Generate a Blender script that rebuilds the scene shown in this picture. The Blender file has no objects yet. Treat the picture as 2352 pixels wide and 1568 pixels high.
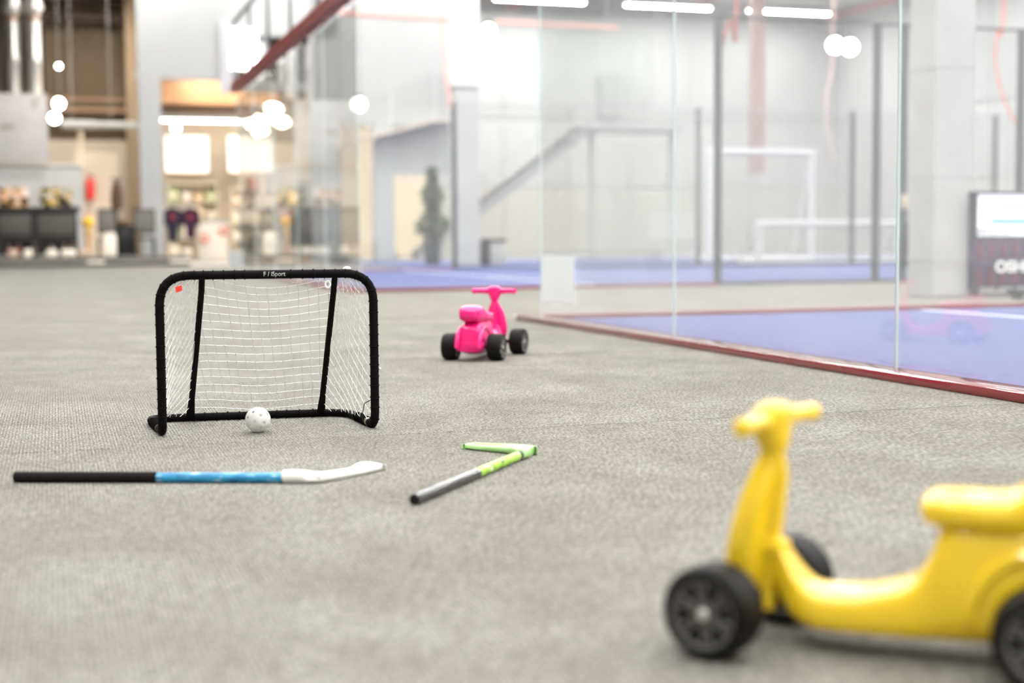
import bpy, bmesh, math, random
from mathutils import Vector, Matrix, Euler
random.seed(7)
scn = bpy.context.scene
COL = scn.collection

# ------------------------------------------------------------------ camera, world, exposure
FPX = 3267.0            # focal length in pixels of the 2352 x 1568 frame (50 mm)
CAM_H = 0.542
PITCH = math.atan(233 / FPX)
ROLL = 0.0077
_fw = Vector((0, math.cos(PITCH), -math.sin(PITCH)))
_up0 = Vector((0, math.sin(PITCH), math.cos(PITCH)))
_rt0 = Vector((1, 0, 0))
_rt = _rt0 * math.cos(ROLL) - _up0 * math.sin(ROLL)
_up = _rt0 * math.sin(ROLL) + _up0 * math.cos(ROLL)
_C = Vector((0, 0, CAM_H))
cam_data = bpy.data.cameras.new('camera')
cam = bpy.data.objects.new('camera', cam_data)
COL.objects.link(cam)
m = Matrix.Identity(4)
for i in range(3):
    m[i][0] = _rt[i]; m[i][1] = _up[i]; m[i][2] = -_fw[i]; m[i][3] = _C[i]
cam.matrix_world = m
cam_data.sensor_width = 36.0
cam_data.lens = FPX / 2352 * 36.0
cam_data.clip_start = 0.05
cam_data.clip_end = 300
cam_data.dof.use_dof = True
cam_data.dof.focus_distance = 4.35
cam_data.dof.aperture_fstop = 1.6
cam_data.dof.aperture_blades = 9
scn.camera = cam
world = bpy.data.worlds.new('hall_ambience')
scn.world = world
world.use_nodes = True
world.node_tree.nodes['Background'].inputs[0].default_value = (0.97, 0.98, 1.0, 1)
world.node_tree.nodes['Background'].inputs[1].default_value = 0.15
scn.view_settings.view_transform = 'Standard'
scn.view_settings.look = 'None'
scn.view_settings.gamma = 1.0
scn.view_settings.use_curve_mapping = False
scn.view_settings.exposure = 0.80
try:
    scn.cycles.use_denoising = True
    scn.cycles.transparent_max_bounces = 32
    scn.cycles.max_bounces = 5
    scn.cycles.diffuse_bounces = 2
    scn.cycles.use_light_tree = False
    scn.cycles.use_adaptive_sampling = True
    scn.cycles.adaptive_threshold = 0.1
    scn.cycles.adaptive_min_samples = 16
except Exception:
    pass
LAMP_L = 62.0           # radiance of the hall's strip lamps

# ------------------------------------------------------------------ pixel -> direction helpers, hall axes
def ray(x, y):
    return _fw + _rt * ((x - 1176) / FPX) + _up * ((784 - y) / FPX)
def gp(x, y, z=0.0):
    d = ray(x, y)
    return _C + d * ((z - CAM_H) / d.z)
def on_plane(x, y, p0, n):
    d = ray(x, y)
    return _C + d * ((p0 - _C).dot(n) / d.dot(n))
C0 = gp(1190, 735)
U = Vector((-0.3045, 0.9525, 0)).normalized()      # along the glass back walls, away from the camera
V = Vector((U.y, -U.x, 0))                         # along the courts
HROT = math.atan2(V.y, V.x)
def HP(s, t, z=0.0):
    return C0 + V * s + U * t + Vector((0, 0, z))
def st_of(p):
    q = p - C0
    return q.dot(V), q.dot(U), p.z
def PT(x, y, t):
    """point seen at a pixel that lies on the vertical hall plane t -> (s, z)"""
    s, _, z = st_of(on_plane(x, y, HP(0, t), U))
    return s, z
def PS(x, y, s):
    _, t, z = st_of(on_plane(x, y, HP(s, 0), V))
    return t, z
def PB(x0, x1, y0, y1, t):
    ym = (y0 + y1) / 2; xm = (x0 + x1) / 2
    return PT(x0, ym, t)[0], PT(x1, ym, t)[0], PT(xm, y1, t)[1], PT(xm, y0, t)[1]

# ------------------------------------------------------------------ materials
MATS = {}
def mat(name, col, rough=0.5, metal=0.0, emit=None, estr=0.0, coat=0.0, spec=0.5, noise=None, bump=None, sss=0.0):
    if name in MATS:
        return MATS[name]
    M = bpy.data.materials.new(name)
    M.use_nodes = True
    nt = M.node_tree
    b = nt.nodes['Principled BSDF']
    c4 = (*col, 1)
    b.inputs['Base Color'].default_value = c4
    b.inputs['Roughness'].default_value = rough
    b.inputs['Metallic'].default_value = metal
    b.inputs['Coat Weight'].default_value = coat
    b.inputs['Specular IOR Level'].default_value = spec
    if sss:
        b.inputs['Subsurface Weight'].default_value = sss
        b.inputs['Subsurface Radius'].default_value = (0.01, 0.01, 0.008)
    if emit:
        b.inputs['Emission Color'].default_value = (*emit, 1)
        b.inputs['Emission Strength'].default_value = estr
    if noise or bump:
        tc = nt.nodes.new('ShaderNodeTexCoord')
    if noise:                         # (scale, amount)
        n = nt.nodes.new('ShaderNodeTexNoise'); n.inputs['Scale'].default_value = noise[0]; n.inputs['Detail'].default_value = 5
        r = nt.nodes.new('ShaderNodeValToRGB')
        k = noise[1]
        r.color_ramp.elements[0].position = 0.3; r.color_ramp.elements[1].position = 0.7
        r.color_ramp.elements[0].color = (*[max(0, v * (1 - k)) for v in col], 1)
        r.color_ramp.elements[1].color = (*[min(1, v * (1 + k)) for v in col], 1)
        nt.links.new(tc.outputs['Object'], n.inputs['Vector'])
        nt.links.new(n.outputs['Fac'], r.inputs['Fac'])
        nt.links.new(r.outputs['Color'], b.inputs['Base Color'])
    if bump:                          # (scale, strength, distance)
        n = nt.nodes.new('ShaderNodeTexNoise'); n.inputs['Scale'].default_value = bump[0]; n.inputs['Detail'].default_value = 3
        bp = nt.nodes.new('ShaderNodeBump'); bp.inputs['Strength'].default_value = bump[1]; bp.inputs['Distance'].default_value = bump[2]
        nt.links.new(tc.outputs['Object'], n.inputs['Vector'])
        nt.links.new(n.outputs['Fac'], bp.inputs['Height'])
        nt.links.new(bp.outputs['Normal'], b.inputs['Normal'])
    MATS[name] = M
    return M

def carpet_mat():
    M = bpy.data.materials.new('ribbed_grey_carpet'); M.use_nodes = True
    nt = M.node_tree; N = nt.nodes; L = nt.links
    b = N['Principled BSDF']; b.inputs['Roughness'].default_value = 0.95; b.inputs['Specular IOR Level'].default_value = 0.15
    tc = N.new('ShaderNodeTexCoord')
    def noise(sc, det, stretch=(1, 1, 1)):
        mp = N.new('ShaderNodeMapping'); mp.inputs['Scale'].default_value = stretch
        L.new(tc.outputs['Object'], mp.inputs['Vector'])
        n = N.new('ShaderNodeTexNoise'); n.inputs['Scale'].default_value = sc; n.inputs['Detail'].default_value = det
        L.new(mp.outputs['Vector'], n.inputs['Vector']); return n.outputs['Fac']
    def ramp(fac, p0, c0, p1, c1):
        r = N.new('ShaderNodeValToRGB'); e = r.color_ramp.elements
        e[0].position = p0; e[0].color = (*c0, 1); e[1].position = p1; e[1].color = (*c1, 1)
        L.new(fac, r.inputs['Fac']); return r.outputs['Color']
    def mix(kind, f, a, c):
        x = N.new('ShaderNodeMix'); x.data_type = 'RGBA'; x.blend_type = kind; x.inputs['Factor'].default_value = f
        L.new(a, x.inputs['A']); L.new(c, x.inputs['B']); return x.outputs['Result']
    base = ramp(noise(1.7, 6), 0.32, (0.224, 0.214, 0.191), 0.68, (0.290, 0.281, 0.259))
    blot = ramp(noise(7, 5, (1, 0.6, 1)), 0.30, (0.86, 0.85, 0.83), 0.60, (1, 1, 1))
    spot = ramp(noise(30, 3, (1.5, 0.45, 1)), 0.34, (0.82, 0.81, 0.79), 0.55, (1.02, 1.02, 1.02))
    grain = ramp(noise(150, 2, (1.4, 0.35, 1)), 0.36, (0.48, 0.47, 0.44), 0.64, (1.25, 1.25, 1.25))
    wv = N.new('ShaderNodeTexWave'); wv.wave_type = 'BANDS'; wv.bands_direction = 'X'
    wv.inputs['Scale'].default_value = 35.0; wv.inputs['Distortion'].default_value = 0.6; wv.inputs['Detail Scale'].default_value = 2.0
    L.new(tc.outputs['Object'], wv.inputs['Vector'])
    rib = ramp(wv.outputs['Fac'], 0.0, (0.80, 0.80, 0.79), 0.6, (1.04, 1.04, 1.04))
    c = mix('MULTIPLY', 1.0, base, blot); c = mix('MULTIPLY', 0.8, c, spot); c = mix('MULTIPLY', 1.0, c, grain); c = mix('MULTIPLY', 1.0, c, rib)
    L.new(c, b.inputs['Base Color'])
    bp = N.new('ShaderNodeBump'); bp.inputs['Strength'].default_value = 0.5; bp.inputs['Distance'].default_value = 0.003
    L.new(wv.outputs['Fac'], bp.inputs['Height']); L.new(bp.outputs['Normal'], b.inputs['Normal'])
    return M

def glass_mat(name, tint, haze):
    M = bpy.data.materials.new(name); M.use_nodes = True
    nt = M.node_tree; N = nt.nodes; L = nt.links
    N.remove(N['Principled BSDF'])
    out = N['Material Output']
    tr = N.new('ShaderNodeBsdfTransparent'); tr.inputs[0].default_value = (*tint, 1)
    gl = N.new('ShaderNodeBsdfGlossy'); gl.inputs['Roughness'].default_value = 0.03; gl.inputs['Color'].default_value = (1, 1, 1, 1)
    fr = N.new('ShaderNodeFresnel')
    ge = N.new('ShaderNodeNewGeometry'); io = N.new('ShaderNodeMapRange')      # same IOR ratio on both faces of a thin pane
    io.inputs[3].default_value = 1.45; io.inputs[4].default_value = 1 / 1.45
    L.new(ge.outputs['Backfacing'], io.inputs[0]); L.new(io.outputs[0], fr.inputs['IOR'])
    mx = N.new('ShaderNodeMixShader'); L.new(fr.outputs[0], mx.inputs[0]); L.new(tr.outputs[0], mx.inputs[1]); L.new(gl.outputs[0], mx.inputs[2])
    df = N.new('ShaderNodeBsdfTranslucent'); df.inputs[0].default_value = (0.95, 0.97, 0.97, 1)   # pale haze painted in for the bright veil of reflections
    d2 = N.new('ShaderNodeBsdfDiffuse'); d2.inputs[0].default_value = (0.95, 0.97, 0.97, 1)
    ad = N.new('ShaderNodeMixShader'); ad.inputs[0].default_value = 0.5; L.new(df.outputs[0], ad.inputs[1]); L.new(d2.outputs[0], ad.inputs[2])
    tc = N.new('ShaderNodeTexCoord'); nz = N.new('ShaderNodeTexNoise'); nz.inputs['Scale'].default_value = 0.9; nz.inputs['Detail'].default_value = 4
    L.new(tc.outputs['Object'], nz.inputs['Vector'])
    mr = N.new('ShaderNodeMapRange'); mr.inputs[1].default_value = 0.3; mr.inputs[2].default_value = 0.7; mr.inputs[3].default_value = haze * 0.6; mr.inputs[4].default_value = haze * 1.4
    L.new(nz.outputs['Fac'], mr.inputs[0])
    m2 = N.new('ShaderNodeMixShader'); L.new(mr.outputs[0], m2.inputs[0]); L.new(mx.outputs[0], m2.inputs[1]); L.new(ad.outputs[0], m2.inputs[2])
    L.new(m2.outputs[0], out.inputs['Surface'])
    return M

def print_mat(name, cols, scale, rough=0.4, emit=0.0, lo=0.36, hi=0.64):
    """flat printed colour patches (pictures, labels, shaft graphics)"""
    M = bpy.data.materials.new(name); M.use_nodes = True
    nt = M.node_tree; N = nt.nodes; L = nt.links
    b = N['Principled BSDF']; b.inputs['Roughness'].default_value = rough
    tc = N.new('ShaderNodeTexCoord'); mp = N.new('ShaderNodeMapping'); mp.inputs['Scale'].default_value = scale
    L.new(tc.outputs['Object'], mp.inputs['Vector'])
    n = N.new('ShaderNodeTexNoise'); n.inputs['Scale'].default_value = 1.0; n.inputs['Detail'].default_value = 2
    L.new(mp.outputs['Vector'], n.inputs['Vector'])
    r = N.new('ShaderNodeValToRGB'); r.color_ramp.interpolation = 'CONSTANT'
    e = r.color_ramp.elements
    k = len(cols)
    for i, c in enumerate(cols):
        p = 0.0 if i == 0 else lo + (hi - lo) * (i - 1) / max(1, k - 2)
        if i < 2:
            e[i].position = p; e[i].color = (*c, 1)
        else:
            q = e.new(p); q.color = (*c, 1)
    L.new(n.outputs['Fac'], r.inputs['Fac']); L.new(r.outputs['Color'], b.inputs['Base Color'])
    if emit:
        L.new(r.outputs['Color'], b.inputs['Emission Color']); b.inputs['Emission Strength'].default_value = emit
    return M

CARPET = carpet_mat()
GLASS = glass_mat('court_glass', (0.985, 0.992, 0.989), 0.07)
GLASS2 = glass_mat('far_glass', (0.98, 0.99, 0.986), 0.015)
WHITE = mat('white_wall_paint', (0.44, 0.445, 0.435), 0.8, noise=(1.3, 0.03))
CEIL = mat('ceiling_paint', (0.66, 0.65, 0.64), 0.85)
GREYB = mat('grey_steel_paint', (0.38, 0.37, 0.36), 0.6)
CONC = mat('concrete_pillar', (0.45, 0.443, 0.425), 0.8, noise=(3, 0.06))
BLUE = mat('blue_court_turf', (0.092, 0.108, 0.235), 0.9, spec=0.2, noise=(60, 0.16), bump=(400, 0.4, 0.002))
LINE = mat('white_line_paint', (0.85, 0.85, 0.86), 0.8)
RED = mat('red_gloss_paint', (0.22, 0.004, 0.010), 0.16, coat=0.9)
REDM = mat('red_steel_paint', (0.17, 0.016, 0.013), 0.45)
REDF = mat('faded_red_steel', (0.52, 0.20, 0.18), 0.6)
ORANGE = mat('orange_red_tube', (0.80, 0.16, 0.08), 0.45)
DARK = mat('dark_fence_steel', (0.055, 0.065, 0.062), 0.55)
WIRE = mat('fence_wire', (0.13, 0.14, 0.14), 0.6)
EDGE = mat('glass_edge', (0.62, 0.72, 0.70), 0.15)
PAPER = mat('paper', (0.80, 0.86, 0.87), 0.9, noise=(30, 0.02))
BLACKF = mat('black_sleeve_fabric', (0.0035, 0.0026, 0.0024), 0.65, spec=0.08, noise=(50, 0.2), bump=(220, 0.35, 0.002))
BLACKP = mat('black_plastic', (0.012, 0.011, 0.011), 0.45)
NETM = mat('white_cord', (0.92, 0.92, 0.90), 0.7)
BALLM = mat('white_ball_plastic', (0.93, 0.93, 0.90), 0.4)
_n = BALLM.node_tree; _t = _n.nodes.new('ShaderNodeBsdfTranslucent'); _t.inputs[0].default_value = (0.95, 0.95, 0.92, 1)
_m = _n.nodes.new('ShaderNodeMixShader'); _m.inputs[0].default_value = 0.45
_n.links.new(_n.nodes['Principled BSDF'].outputs[0], _m.inputs[1]); _n.links.new(_t.outputs[0], _m.inputs[2]); _n.links.new(_m.outputs[0], _n.nodes['Material Output'].inputs['Surface'])
STEEL = mat('bare_steel_tube', (0.42, 0.36, 0.27), 0.4, metal=0.7)
TAGR = mat('red_cloth_tag', (0.85, 0.03, 0.02), 0.7)
YEL = mat('yellow_plastic', (0.93, 0.64, 0.015), 0.26, coat=0.5, sss=0.08)
PINK = mat('pink_plastic', (0.93, 0.008, 0.22), 0.28, coat=0.4, sss=0.08)
TYRE = mat('black_tyre_plastic', (0.0045, 0.004, 0.0035), 0.55, spec=0.2)
RIM = mat('grey_rim_plastic', (0.13, 0.125, 0.115), 0.34, metal=0.3)
CAPM = mat('silver_axle_cap', (0.72, 0.70, 0.68), 0.28, metal=0.8)
CREAM = mat('cream_wall_paint', (0.68, 0.58, 0.45), 0.85, noise=(1.0, 0.05))
BROWN = mat('brown_wall_paint', (0.20, 0.145, 0.085), 0.8, noise=(0.6, 0.12))
TANM = mat('tan_plaster', (0.50, 0.36, 0.215), 0.8, noise=(0.8, 0.08))
COPPER = mat('brown_beam_paint', (0.40, 0.235, 0.14), 0.6, noise=(1.2, 0.1))
CHROME = mat('brushed_steel_duct', (0.70, 0.69, 0.66), 0.28, metal=0.9)
WICKER = mat('dark_wicker', (0.075, 0.07, 0.06), 0.7, noise=(40, 0.3))
WICKERL = mat('grey_wicker', (0.16, 0.15, 0.13), 0.75, noise=(60, 0.3))
BLK = mat('black_furniture', (0.012, 0.010, 0.009), 0.5)
DECKM = mat('grey_deck_board', (0.20, 0.185, 0.16), 0.7, noise=(2, 0.15))
DECKD = mat('dark_deck_edge', (0.045, 0.042, 0.036), 0.7)
BULB = mat('glowing_bulb', (1, 0.95, 0.85), 0.4, emit=(1, 0.87, 0.66), estr=26)
BULBW = mat('glowing_white_lamp', (1, 1, 1), 0.4, emit=(1, 0.98, 0.95), estr=26)
STRIP = mat('lit_strip_tube', (1, 1, 1), 0.4, emit=(1.0, 0.985, 0.96), estr=LAMP_L)
SHOPL = mat('shop_fill_light', (1, 1, 1), 0.4, emit=(1.0, 0.84, 0.62), estr=9)
LEAF = mat('dark_green_leaf', (0.075, 0.10, 0.05), 0.6, noise=(6, 0.35))
POTM = mat('dark_pot', (0.07, 0.075, 0.075), 0.5)
BARK = mat('bark', (0.14, 0.10, 0.07), 0.8)
GREYD = mat('dark_window_glass', (0.03, 0.035, 0.03), 0.5, spec=0.15)
REFL = mat('pale_reflection', (0.66, 0.65, 0.64), 0.8)
GREYL = mat('light_grey_panel', (0.39, 0.395, 0.387), 0.7)
WOOD = mat('warm_wood', (0.45, 0.27, 0.12), 0.6, noise=(5, 0.2))
GOLD = mat('yellow_candy', (0.85, 0.52, 0.04), 0.3)
NAVY = mat('dark_navy_cloth', (0.018, 0.014, 0.035), 0.9)
SALMON = mat('salmon_red', (0.80, 0.20, 0.12), 0.6)
CREAMB = mat('cream_box', (0.85, 0.78, 0.66), 0.7)
REDE = mat('signal_red', (0.75, 0.02, 0.02), 0.35)
LILAC = mat('plum_panel', (0.055, 0.035, 0.075), 0.3, noise=(9, 0.4))

# ------------------------------------------------------------------ mesh builder
def resample_px(pts, n):
    d = [0.0]
    for a, b in zip(pts[:-1], pts[1:]): d.append(d[-1] + math.hypot(b[0] - a[0], b[1] - a[1]))
    out = []
    for i in range(n):
        q = d[-1] * i / (n - 1); k = 0
        while k < len(d) - 2 and d[k + 1] < q: k += 1
        u = (q - d[k]) / max(1e-9, d[k + 1] - d[k])
        out.append(tuple(x + (y - x) * u for x, y in zip(pts[k], pts[k + 1])))
    return out
def blade_mesh(mb, near, far, loc, th0, th1, n=26):
    """flat curved blade lying on the floor: cross-sections between its near and its far edge"""
    A = resample_px(near, n); B = resample_px(far, n); rings = []
    for i in range(n):
        u = i / (n - 1); th = th0 + (th1 - th0) * u
        a = loc(gp(A[i][0], A[i][1], 0.0)); b = loc(gp(B[i][0], B[i][1], th))
        w = max((b - a).length, 1e-4); d = (b - a); d.z = 0; d.normalize()
        e = min(.006, w * .3)
        ring = [(a.x + d.x * e, a.y + d.y * e, .0008), (a.x, a.y, th * .35), (a.x + d.x * .001, a.y + d.y * .001, th * .8), (a.x + d.x * e, a.y + d.y * e, th)]
        m_ = a.lerp(b, .5); ring += [(m_.x, m_.y, th * .88)]
        ring += [(b.x - d.x * e, b.y - d.y * e, th), (b.x, b.y, th * .8), (b.x, b.y, th * .35), (b.x - d.x * e, b.y - d.y * e, .0008)]
        rings.append(ring)
    return mb.loft(rings)
class MB:
    def __init__(self):
        self.v = []; self.f = []; self.mi = []
    def add(self, vs, fs, mi=0):
        o = len(self.v)
        self.v += [tuple(p) for p in vs]
        self.f += [tuple(i + o for i in f) for f in fs]
        self.mi += [mi] * len(fs)
        return self
    def box(self, x0, x1, y0, y1, z0, z1, mi=0, side_mi=None):
        vs = [(x, y, z) for z in (z0, z1) for y in (y0, y1) for x in (x0, x1)]
        fs = [(0, 2, 3, 1), (4, 5, 7, 6), (0, 1, 5, 4), (2, 6, 7, 3), (0, 4, 6, 2), (1, 3, 7, 5)]
        self.add(vs, fs, mi)
        return self
    def cbox(self, x0, x1, y0, y1, z0, z1, c=0.01, mi=0):
        """box with chamfered edges"""
        c = min(c, (x1 - x0) * .45, (y1 - y0) * .45, (z1 - z0) * .45)
        bm = bmesh.new(); bmesh.ops.create_cube(bm, size=1.0)
        for v in bm.verts:
            v.co = ((x0 + x1) / 2 + v.co.x * (x1 - x0), (y0 + y1) / 2 + v.co.y * (y1 - y0), (z0 + z1) / 2 + v.co.z * (z1 - z0))
        bmesh.ops.bevel(bm, geom=bm.edges[:], offset=c, segments=2, affect='EDGES', profile=0.5)
        bm.verts.index_update()
        self.add([v.co[:] for v in bm.verts], [[v.index for v in f.verts] for f in bm.faces], mi)
        bm.free(); return self
    def tube(self, pts, r, n=10, closed=False, cap=True, mi=0, squash=None):
        pts = [Vector(p) for p in pts]
        k = len(pts)
        rr = r if isinstance(r, (list, tuple)) else [r] * k
        T = []
        for i in range(k):
            a = pts[(i - 1) % k] if (i > 0 or closed) else pts[0]
            b = pts[(i + 1) % k] if (i < k - 1 or closed) else pts[-1]
            T.append((b - a).normalized())
        ref = Vector((0, 0, 1)) if abs(T[0].z) < 0.9 else Vector((1, 0, 0))
        N = (ref - T[0] * ref.dot(T[0])).normalized()
        vs = []
        for i in range(k):
            N = (N - T[i] * N.dot(T[i])).normalized()
            B = T[i].cross(N)
            for j in range(n):
                a = 2 * math.pi * j / n
                ca, sa = math.cos(a), math.sin(a)
                if squash: sa *= squash
                vs.append(pts[i] + (N * ca + B * sa) * rr[i])
        fs = []
        for i in range(k if closed else k - 1):
            i2 = (i + 1) % k
            for j in range(n):
                j2 = (j + 1) % n
                fs.append((i * n + j, i * n + j2, i2 * n + j2, i2 * n + j))
        if cap and not closed:
            fs.append(tuple(range(n - 1, -1, -1))); fs.append(tuple((k - 1) * n + j for j in range(n)))
        return self.add(vs, fs, mi)
    def lathe(self, prof, n=24, axis='z', c=(0, 0, 0), mi=0):
        """prof: list of (radius, height)"""
        vs = []; fs = []
        for (r, h) in prof:
            for j in range(n):
                a = 2 * math.pi * j / n
                x, y = r * math.cos(a), r * math.sin(a)
                p = (x, y, h) if axis == 'z' else ((x, h, y) if axis == 'y' else (h, x, y))
                vs.append((p[0] + c[0], p[1] + c[1], p[2] + c[2]))
        for i in range(len(prof) - 1):
            for j in range(n):
                j2 = (j + 1) % n
                fs.append((i * n + j, i * n + j2, (i + 1) * n + j2, (i + 1) * n + j))
        fs.append(tuple(range(n - 1, -1, -1))); fs.append(tuple((len(prof) - 1) * n + j for j in range(n)))
        return self.add(vs, fs, mi)
    def sphere(self, c, r, n=14, k=8, sx=1, sy=1, sz=1, mi=0):
        prof = [(max(1e-4, math.sin(math.pi * i / k)), -math.cos(math.pi * i / k)) for i in range(k + 1)]
        vs = []; fs = []
        for (q, h) in prof:
            for j in range(n):
                a = 2 * math.pi * j / n
                vs.append((c[0] + r * sx * q * math.cos(a), c[1] + r * sy * q * math.sin(a), c[2] + r * sz * h))
        for i in range(k):
            for j in range(n):
                j2 = (j + 1) % n
                fs.append((i * n + j, i * n + j2, (i + 1) * n + j2, (i + 1) * n + j))
        return self.add(vs, fs, mi)
    def prism(self, outline, z0, z1, mi=0):
        n = len(outline)
        zz0 = z0 if isinstance(z0, (list, tuple)) else [z0] * n
        zz1 = z1 if isinstance(z1, (list, tuple)) else [z1] * n
        vs = [(p[0], p[1], zz0[i]) for i, p in enumerate(outline)] + [(p[0], p[1], zz1[i]) for i, p in enumerate(outline)]
        fs = [tuple(range(n - 1, -1, -1)), tuple(range(n, 2 * n))]
        for i in range(n):
            j = (i + 1) % n
            fs.append((i, j, n + j, n + i))
        return self.add(vs, fs, mi)
    def loft(self, rings, mi=0, cap=True):
        n = len(rings[0]); vs = [p for r in rings for p in r]; fs = []
        for i in range(len(rings) - 1):
            for j in range(n):
                j2 = (j + 1) % n
                fs.append((i * n + j, i * n + j2, (i + 1) * n + j2, (i + 1) * n + j))
        if cap:
            fs.append(tuple(range(n - 1, -1, -1))); fs.append(tuple((len(rings) - 1) * n + j for j in range(n)))
        return self.add(vs, fs, mi)
    def xf(self, M):
        self.v = [tuple(M @ Vector(p)) for p in self.v]; return self
    def mesh(self, name, mats, smooth=True, angle=0.6):
        me = bpy.data.meshes.new(name)
        me.from_pydata(self.v, [], self.f)
        for mm in (mats if isinstance(mats, (list, tuple)) else [mats]):
            me.materials.append(mm)
        if any(self.mi):
            me.polygons.foreach_set('material_index', self.mi)
        bm = bmesh.new(); bm.from_mesh(me); bmesh.ops.recalc_face_normals(bm, faces=bm.faces[:]); bm.to_mesh(me); bm.free()
        if smooth:
            me.polygons.foreach_set('use_smooth', [True] * len(me.polygons))
            me.set_sharp_from_angle(angle=angle)
        me.update()
        return me
    def obj(self, name, mats, parent=None, loc=None, rotz=0.0, smooth=True, angle=0.6):
        o = bpy.data.objects.new(name, self.mesh(name, mats, smooth, angle))
        COL.objects.link(o)
        if parent is not None: o.parent = parent
        if loc is not None: o.location = loc
        if rotz: o.rotation_euler = (0, 0, rotz)
        return o

def tag(o, label=None, cat=None, group=None, kind=None):
    if label: o['label'] = label
    if cat: o['category'] = cat
    if group: o['group'] = group
    if kind: o['kind'] = kind
    return o
def thing(name, label, cat, loc=(0, 0, 0), rotz=0.0, group=None, kind=None):
    o = bpy.data.objects.new(name, None); COL.objects.link(o)
    o.empty_display_size = 0.1
    o.location = loc; o.rotation_euler = (0, 0, rotz)
    return tag(o, label, cat, group, kind)
def hthing(name, label, cat, s, t, z=0.0, **k):
    return thing(name, label, cat, HP(s, t, z), HROT, **k)
def copy_tree(o, parent=None):
    c = o.copy(); COL.objects.link(c); c.parent = parent
    for ch in list(o.children):
        copy_tree(ch, c)
    return c
def hstruct(name, mb, mats, s=0, t=0, z=0, label=None, smooth=False):
    o = mb.obj(name, mats, None, HP(s, t, z), HROT, smooth=smooth)
    o['kind'] = 'structure'
    if label: o['label'] = label
    return o

def arc(c, r, a0, a1, n, ax, ay):
    c = Vector(c)
    return [c + Vector(ax) * (r * math.cos(a0 + (a1 - a0) * i / n)) + Vector(ay) * (r * math.sin(a0 + (a1 - a0) * i / n)) for i in range(n + 1)]
def fillet(pts, radii, n=6):
    """polyline with rounded corners"""
    pts = [Vector(p) for p in pts]; out = [pts[0]]
    for i in range(1, len(pts) - 1):
        p, a, b = pts[i], pts[i - 1], pts[i + 1]
        r = radii[i - 1] if isinstance(radii, (list, tuple)) else radii
        da, db = (a - p).normalized(), (b - p).normalized()
        ang = da.angle(db); d = r / math.tan(ang / 2)
        s, e = p + da * d, p + db * d
        for k in range(n + 1):
            u = k / n
            out.append(s * (1 - u) ** 2 + p * 2 * u * (1 - u) * 1.0 + e * u * u)
    out.append(pts[-1]); return out

# ================================================================== THE SETTING
T0, T1 = -16.0, 38.0           # hall extent along U
S0, S1 = -15.0, 25.0           # hall extent along V
CZ = 9.0
C2A, C2B = 5.8, 16.3           # second court
C3A, C3B = 18.4, 29.0          # third court
# floor: slab with the carpet rolls as parts
fl = hstruct('floor', MB().box(S0, S1 + .3, T0, T1 + 8, -0.25, -0.012), mat('floor_screed', (0.45, 0.44, 0.42), 0.85, noise=(2, 0.1)))
ROLLW = 2.52
ts = -5.28
while ts > T0 - ROLLW: ts -= ROLLW
roll_mesh = MB().box(S0, S1, 0.0025, ROLLW - 0.0025, -0.012, 0.0).mesh('carpet_roll', CARPET, smooth=False)
k = 0
while ts < 24:
    r = bpy.data.objects.new('carpet_roll', roll_mesh); COL.objects.link(r)
    r.parent = fl; r.location = (0, ts, 0)
    ts += ROLLW; k += 1
# courts
def court(name, ta, tb, label, sa=0.10):
    c = hstruct(name, MB().box(sa, 20.0, ta + .10, tb - .10, 0.0, 0.008), BLUE, label=label)
    w = 0.05
    sl = max(3.05, sa + 3.05 - .1)
    mb = MB().box(sl, sl + w, ta + .15, tb - .15, 0.008, 0.0105)
    mb.obj('service_line', LINE, c, smooth=False)
    MB().box(16.9, 16.9 + w, ta + .15, tb - .15, 0.008, 0.0105).obj('service_line', LINE, c, smooth=False)
    MB().box(sl + .05, 16.9, (ta + tb) / 2 - w / 2, (ta + tb) / 2 + w / 2, 0.008, 0.0105).obj('centre_line', LINE, c, smooth=False)
    return c
court('floor_court_near', -10.5, 0.0, 'blue court turf with white line behind the near glass')
court('floor_court_middle', C2A, C2B, 'blue court turf of the middle court')
court('floor_court_far', C3A, C3B, 'blue court turf of the far court', 3.8)

# ceiling with beams, walls
ce = hstruct('ceiling', MB().box(S0, S1 + .3, T0, T1 + 8, CZ, CZ + .2), CEIL)
for i in range(11):
    tt = T0 + 3 + i * 5.2
    MB().box(S0, S1, tt, tt + .25, CZ - .45, CZ).obj('ceiling_beam', GREYB if i % 2 else CEIL, ce, smooth=False)
for i in range(6):
    ss = -6 + i * 6
    MB().box(ss, ss + .12, T0, T1, CZ - .55, CZ - .45).obj('ceiling_pipe', REDF, ce, smooth=False)
wb = hstruct('wall_back', MB().box(PT(348, 300, T1)[0], S1 + .3, T1, T1 + .3, 0, CZ), WHITE)
wl = hstruct('wall_left', MB().box(S0 - .3, S0, T0, T1 + 8, 0, CZ), mat('grey_wall_paint', (0.64, 0.63, 0.61), 0.85))
wf = hstruct('wall_front', MB().box(S0, S1, T0 - .3, T0, 0, CZ), MATS['grey_wall_paint'])
wr = hstruct('wall_right', MB().box(S1, S1 + .3, T0, T1, 0, CZ), WHITE)
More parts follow.
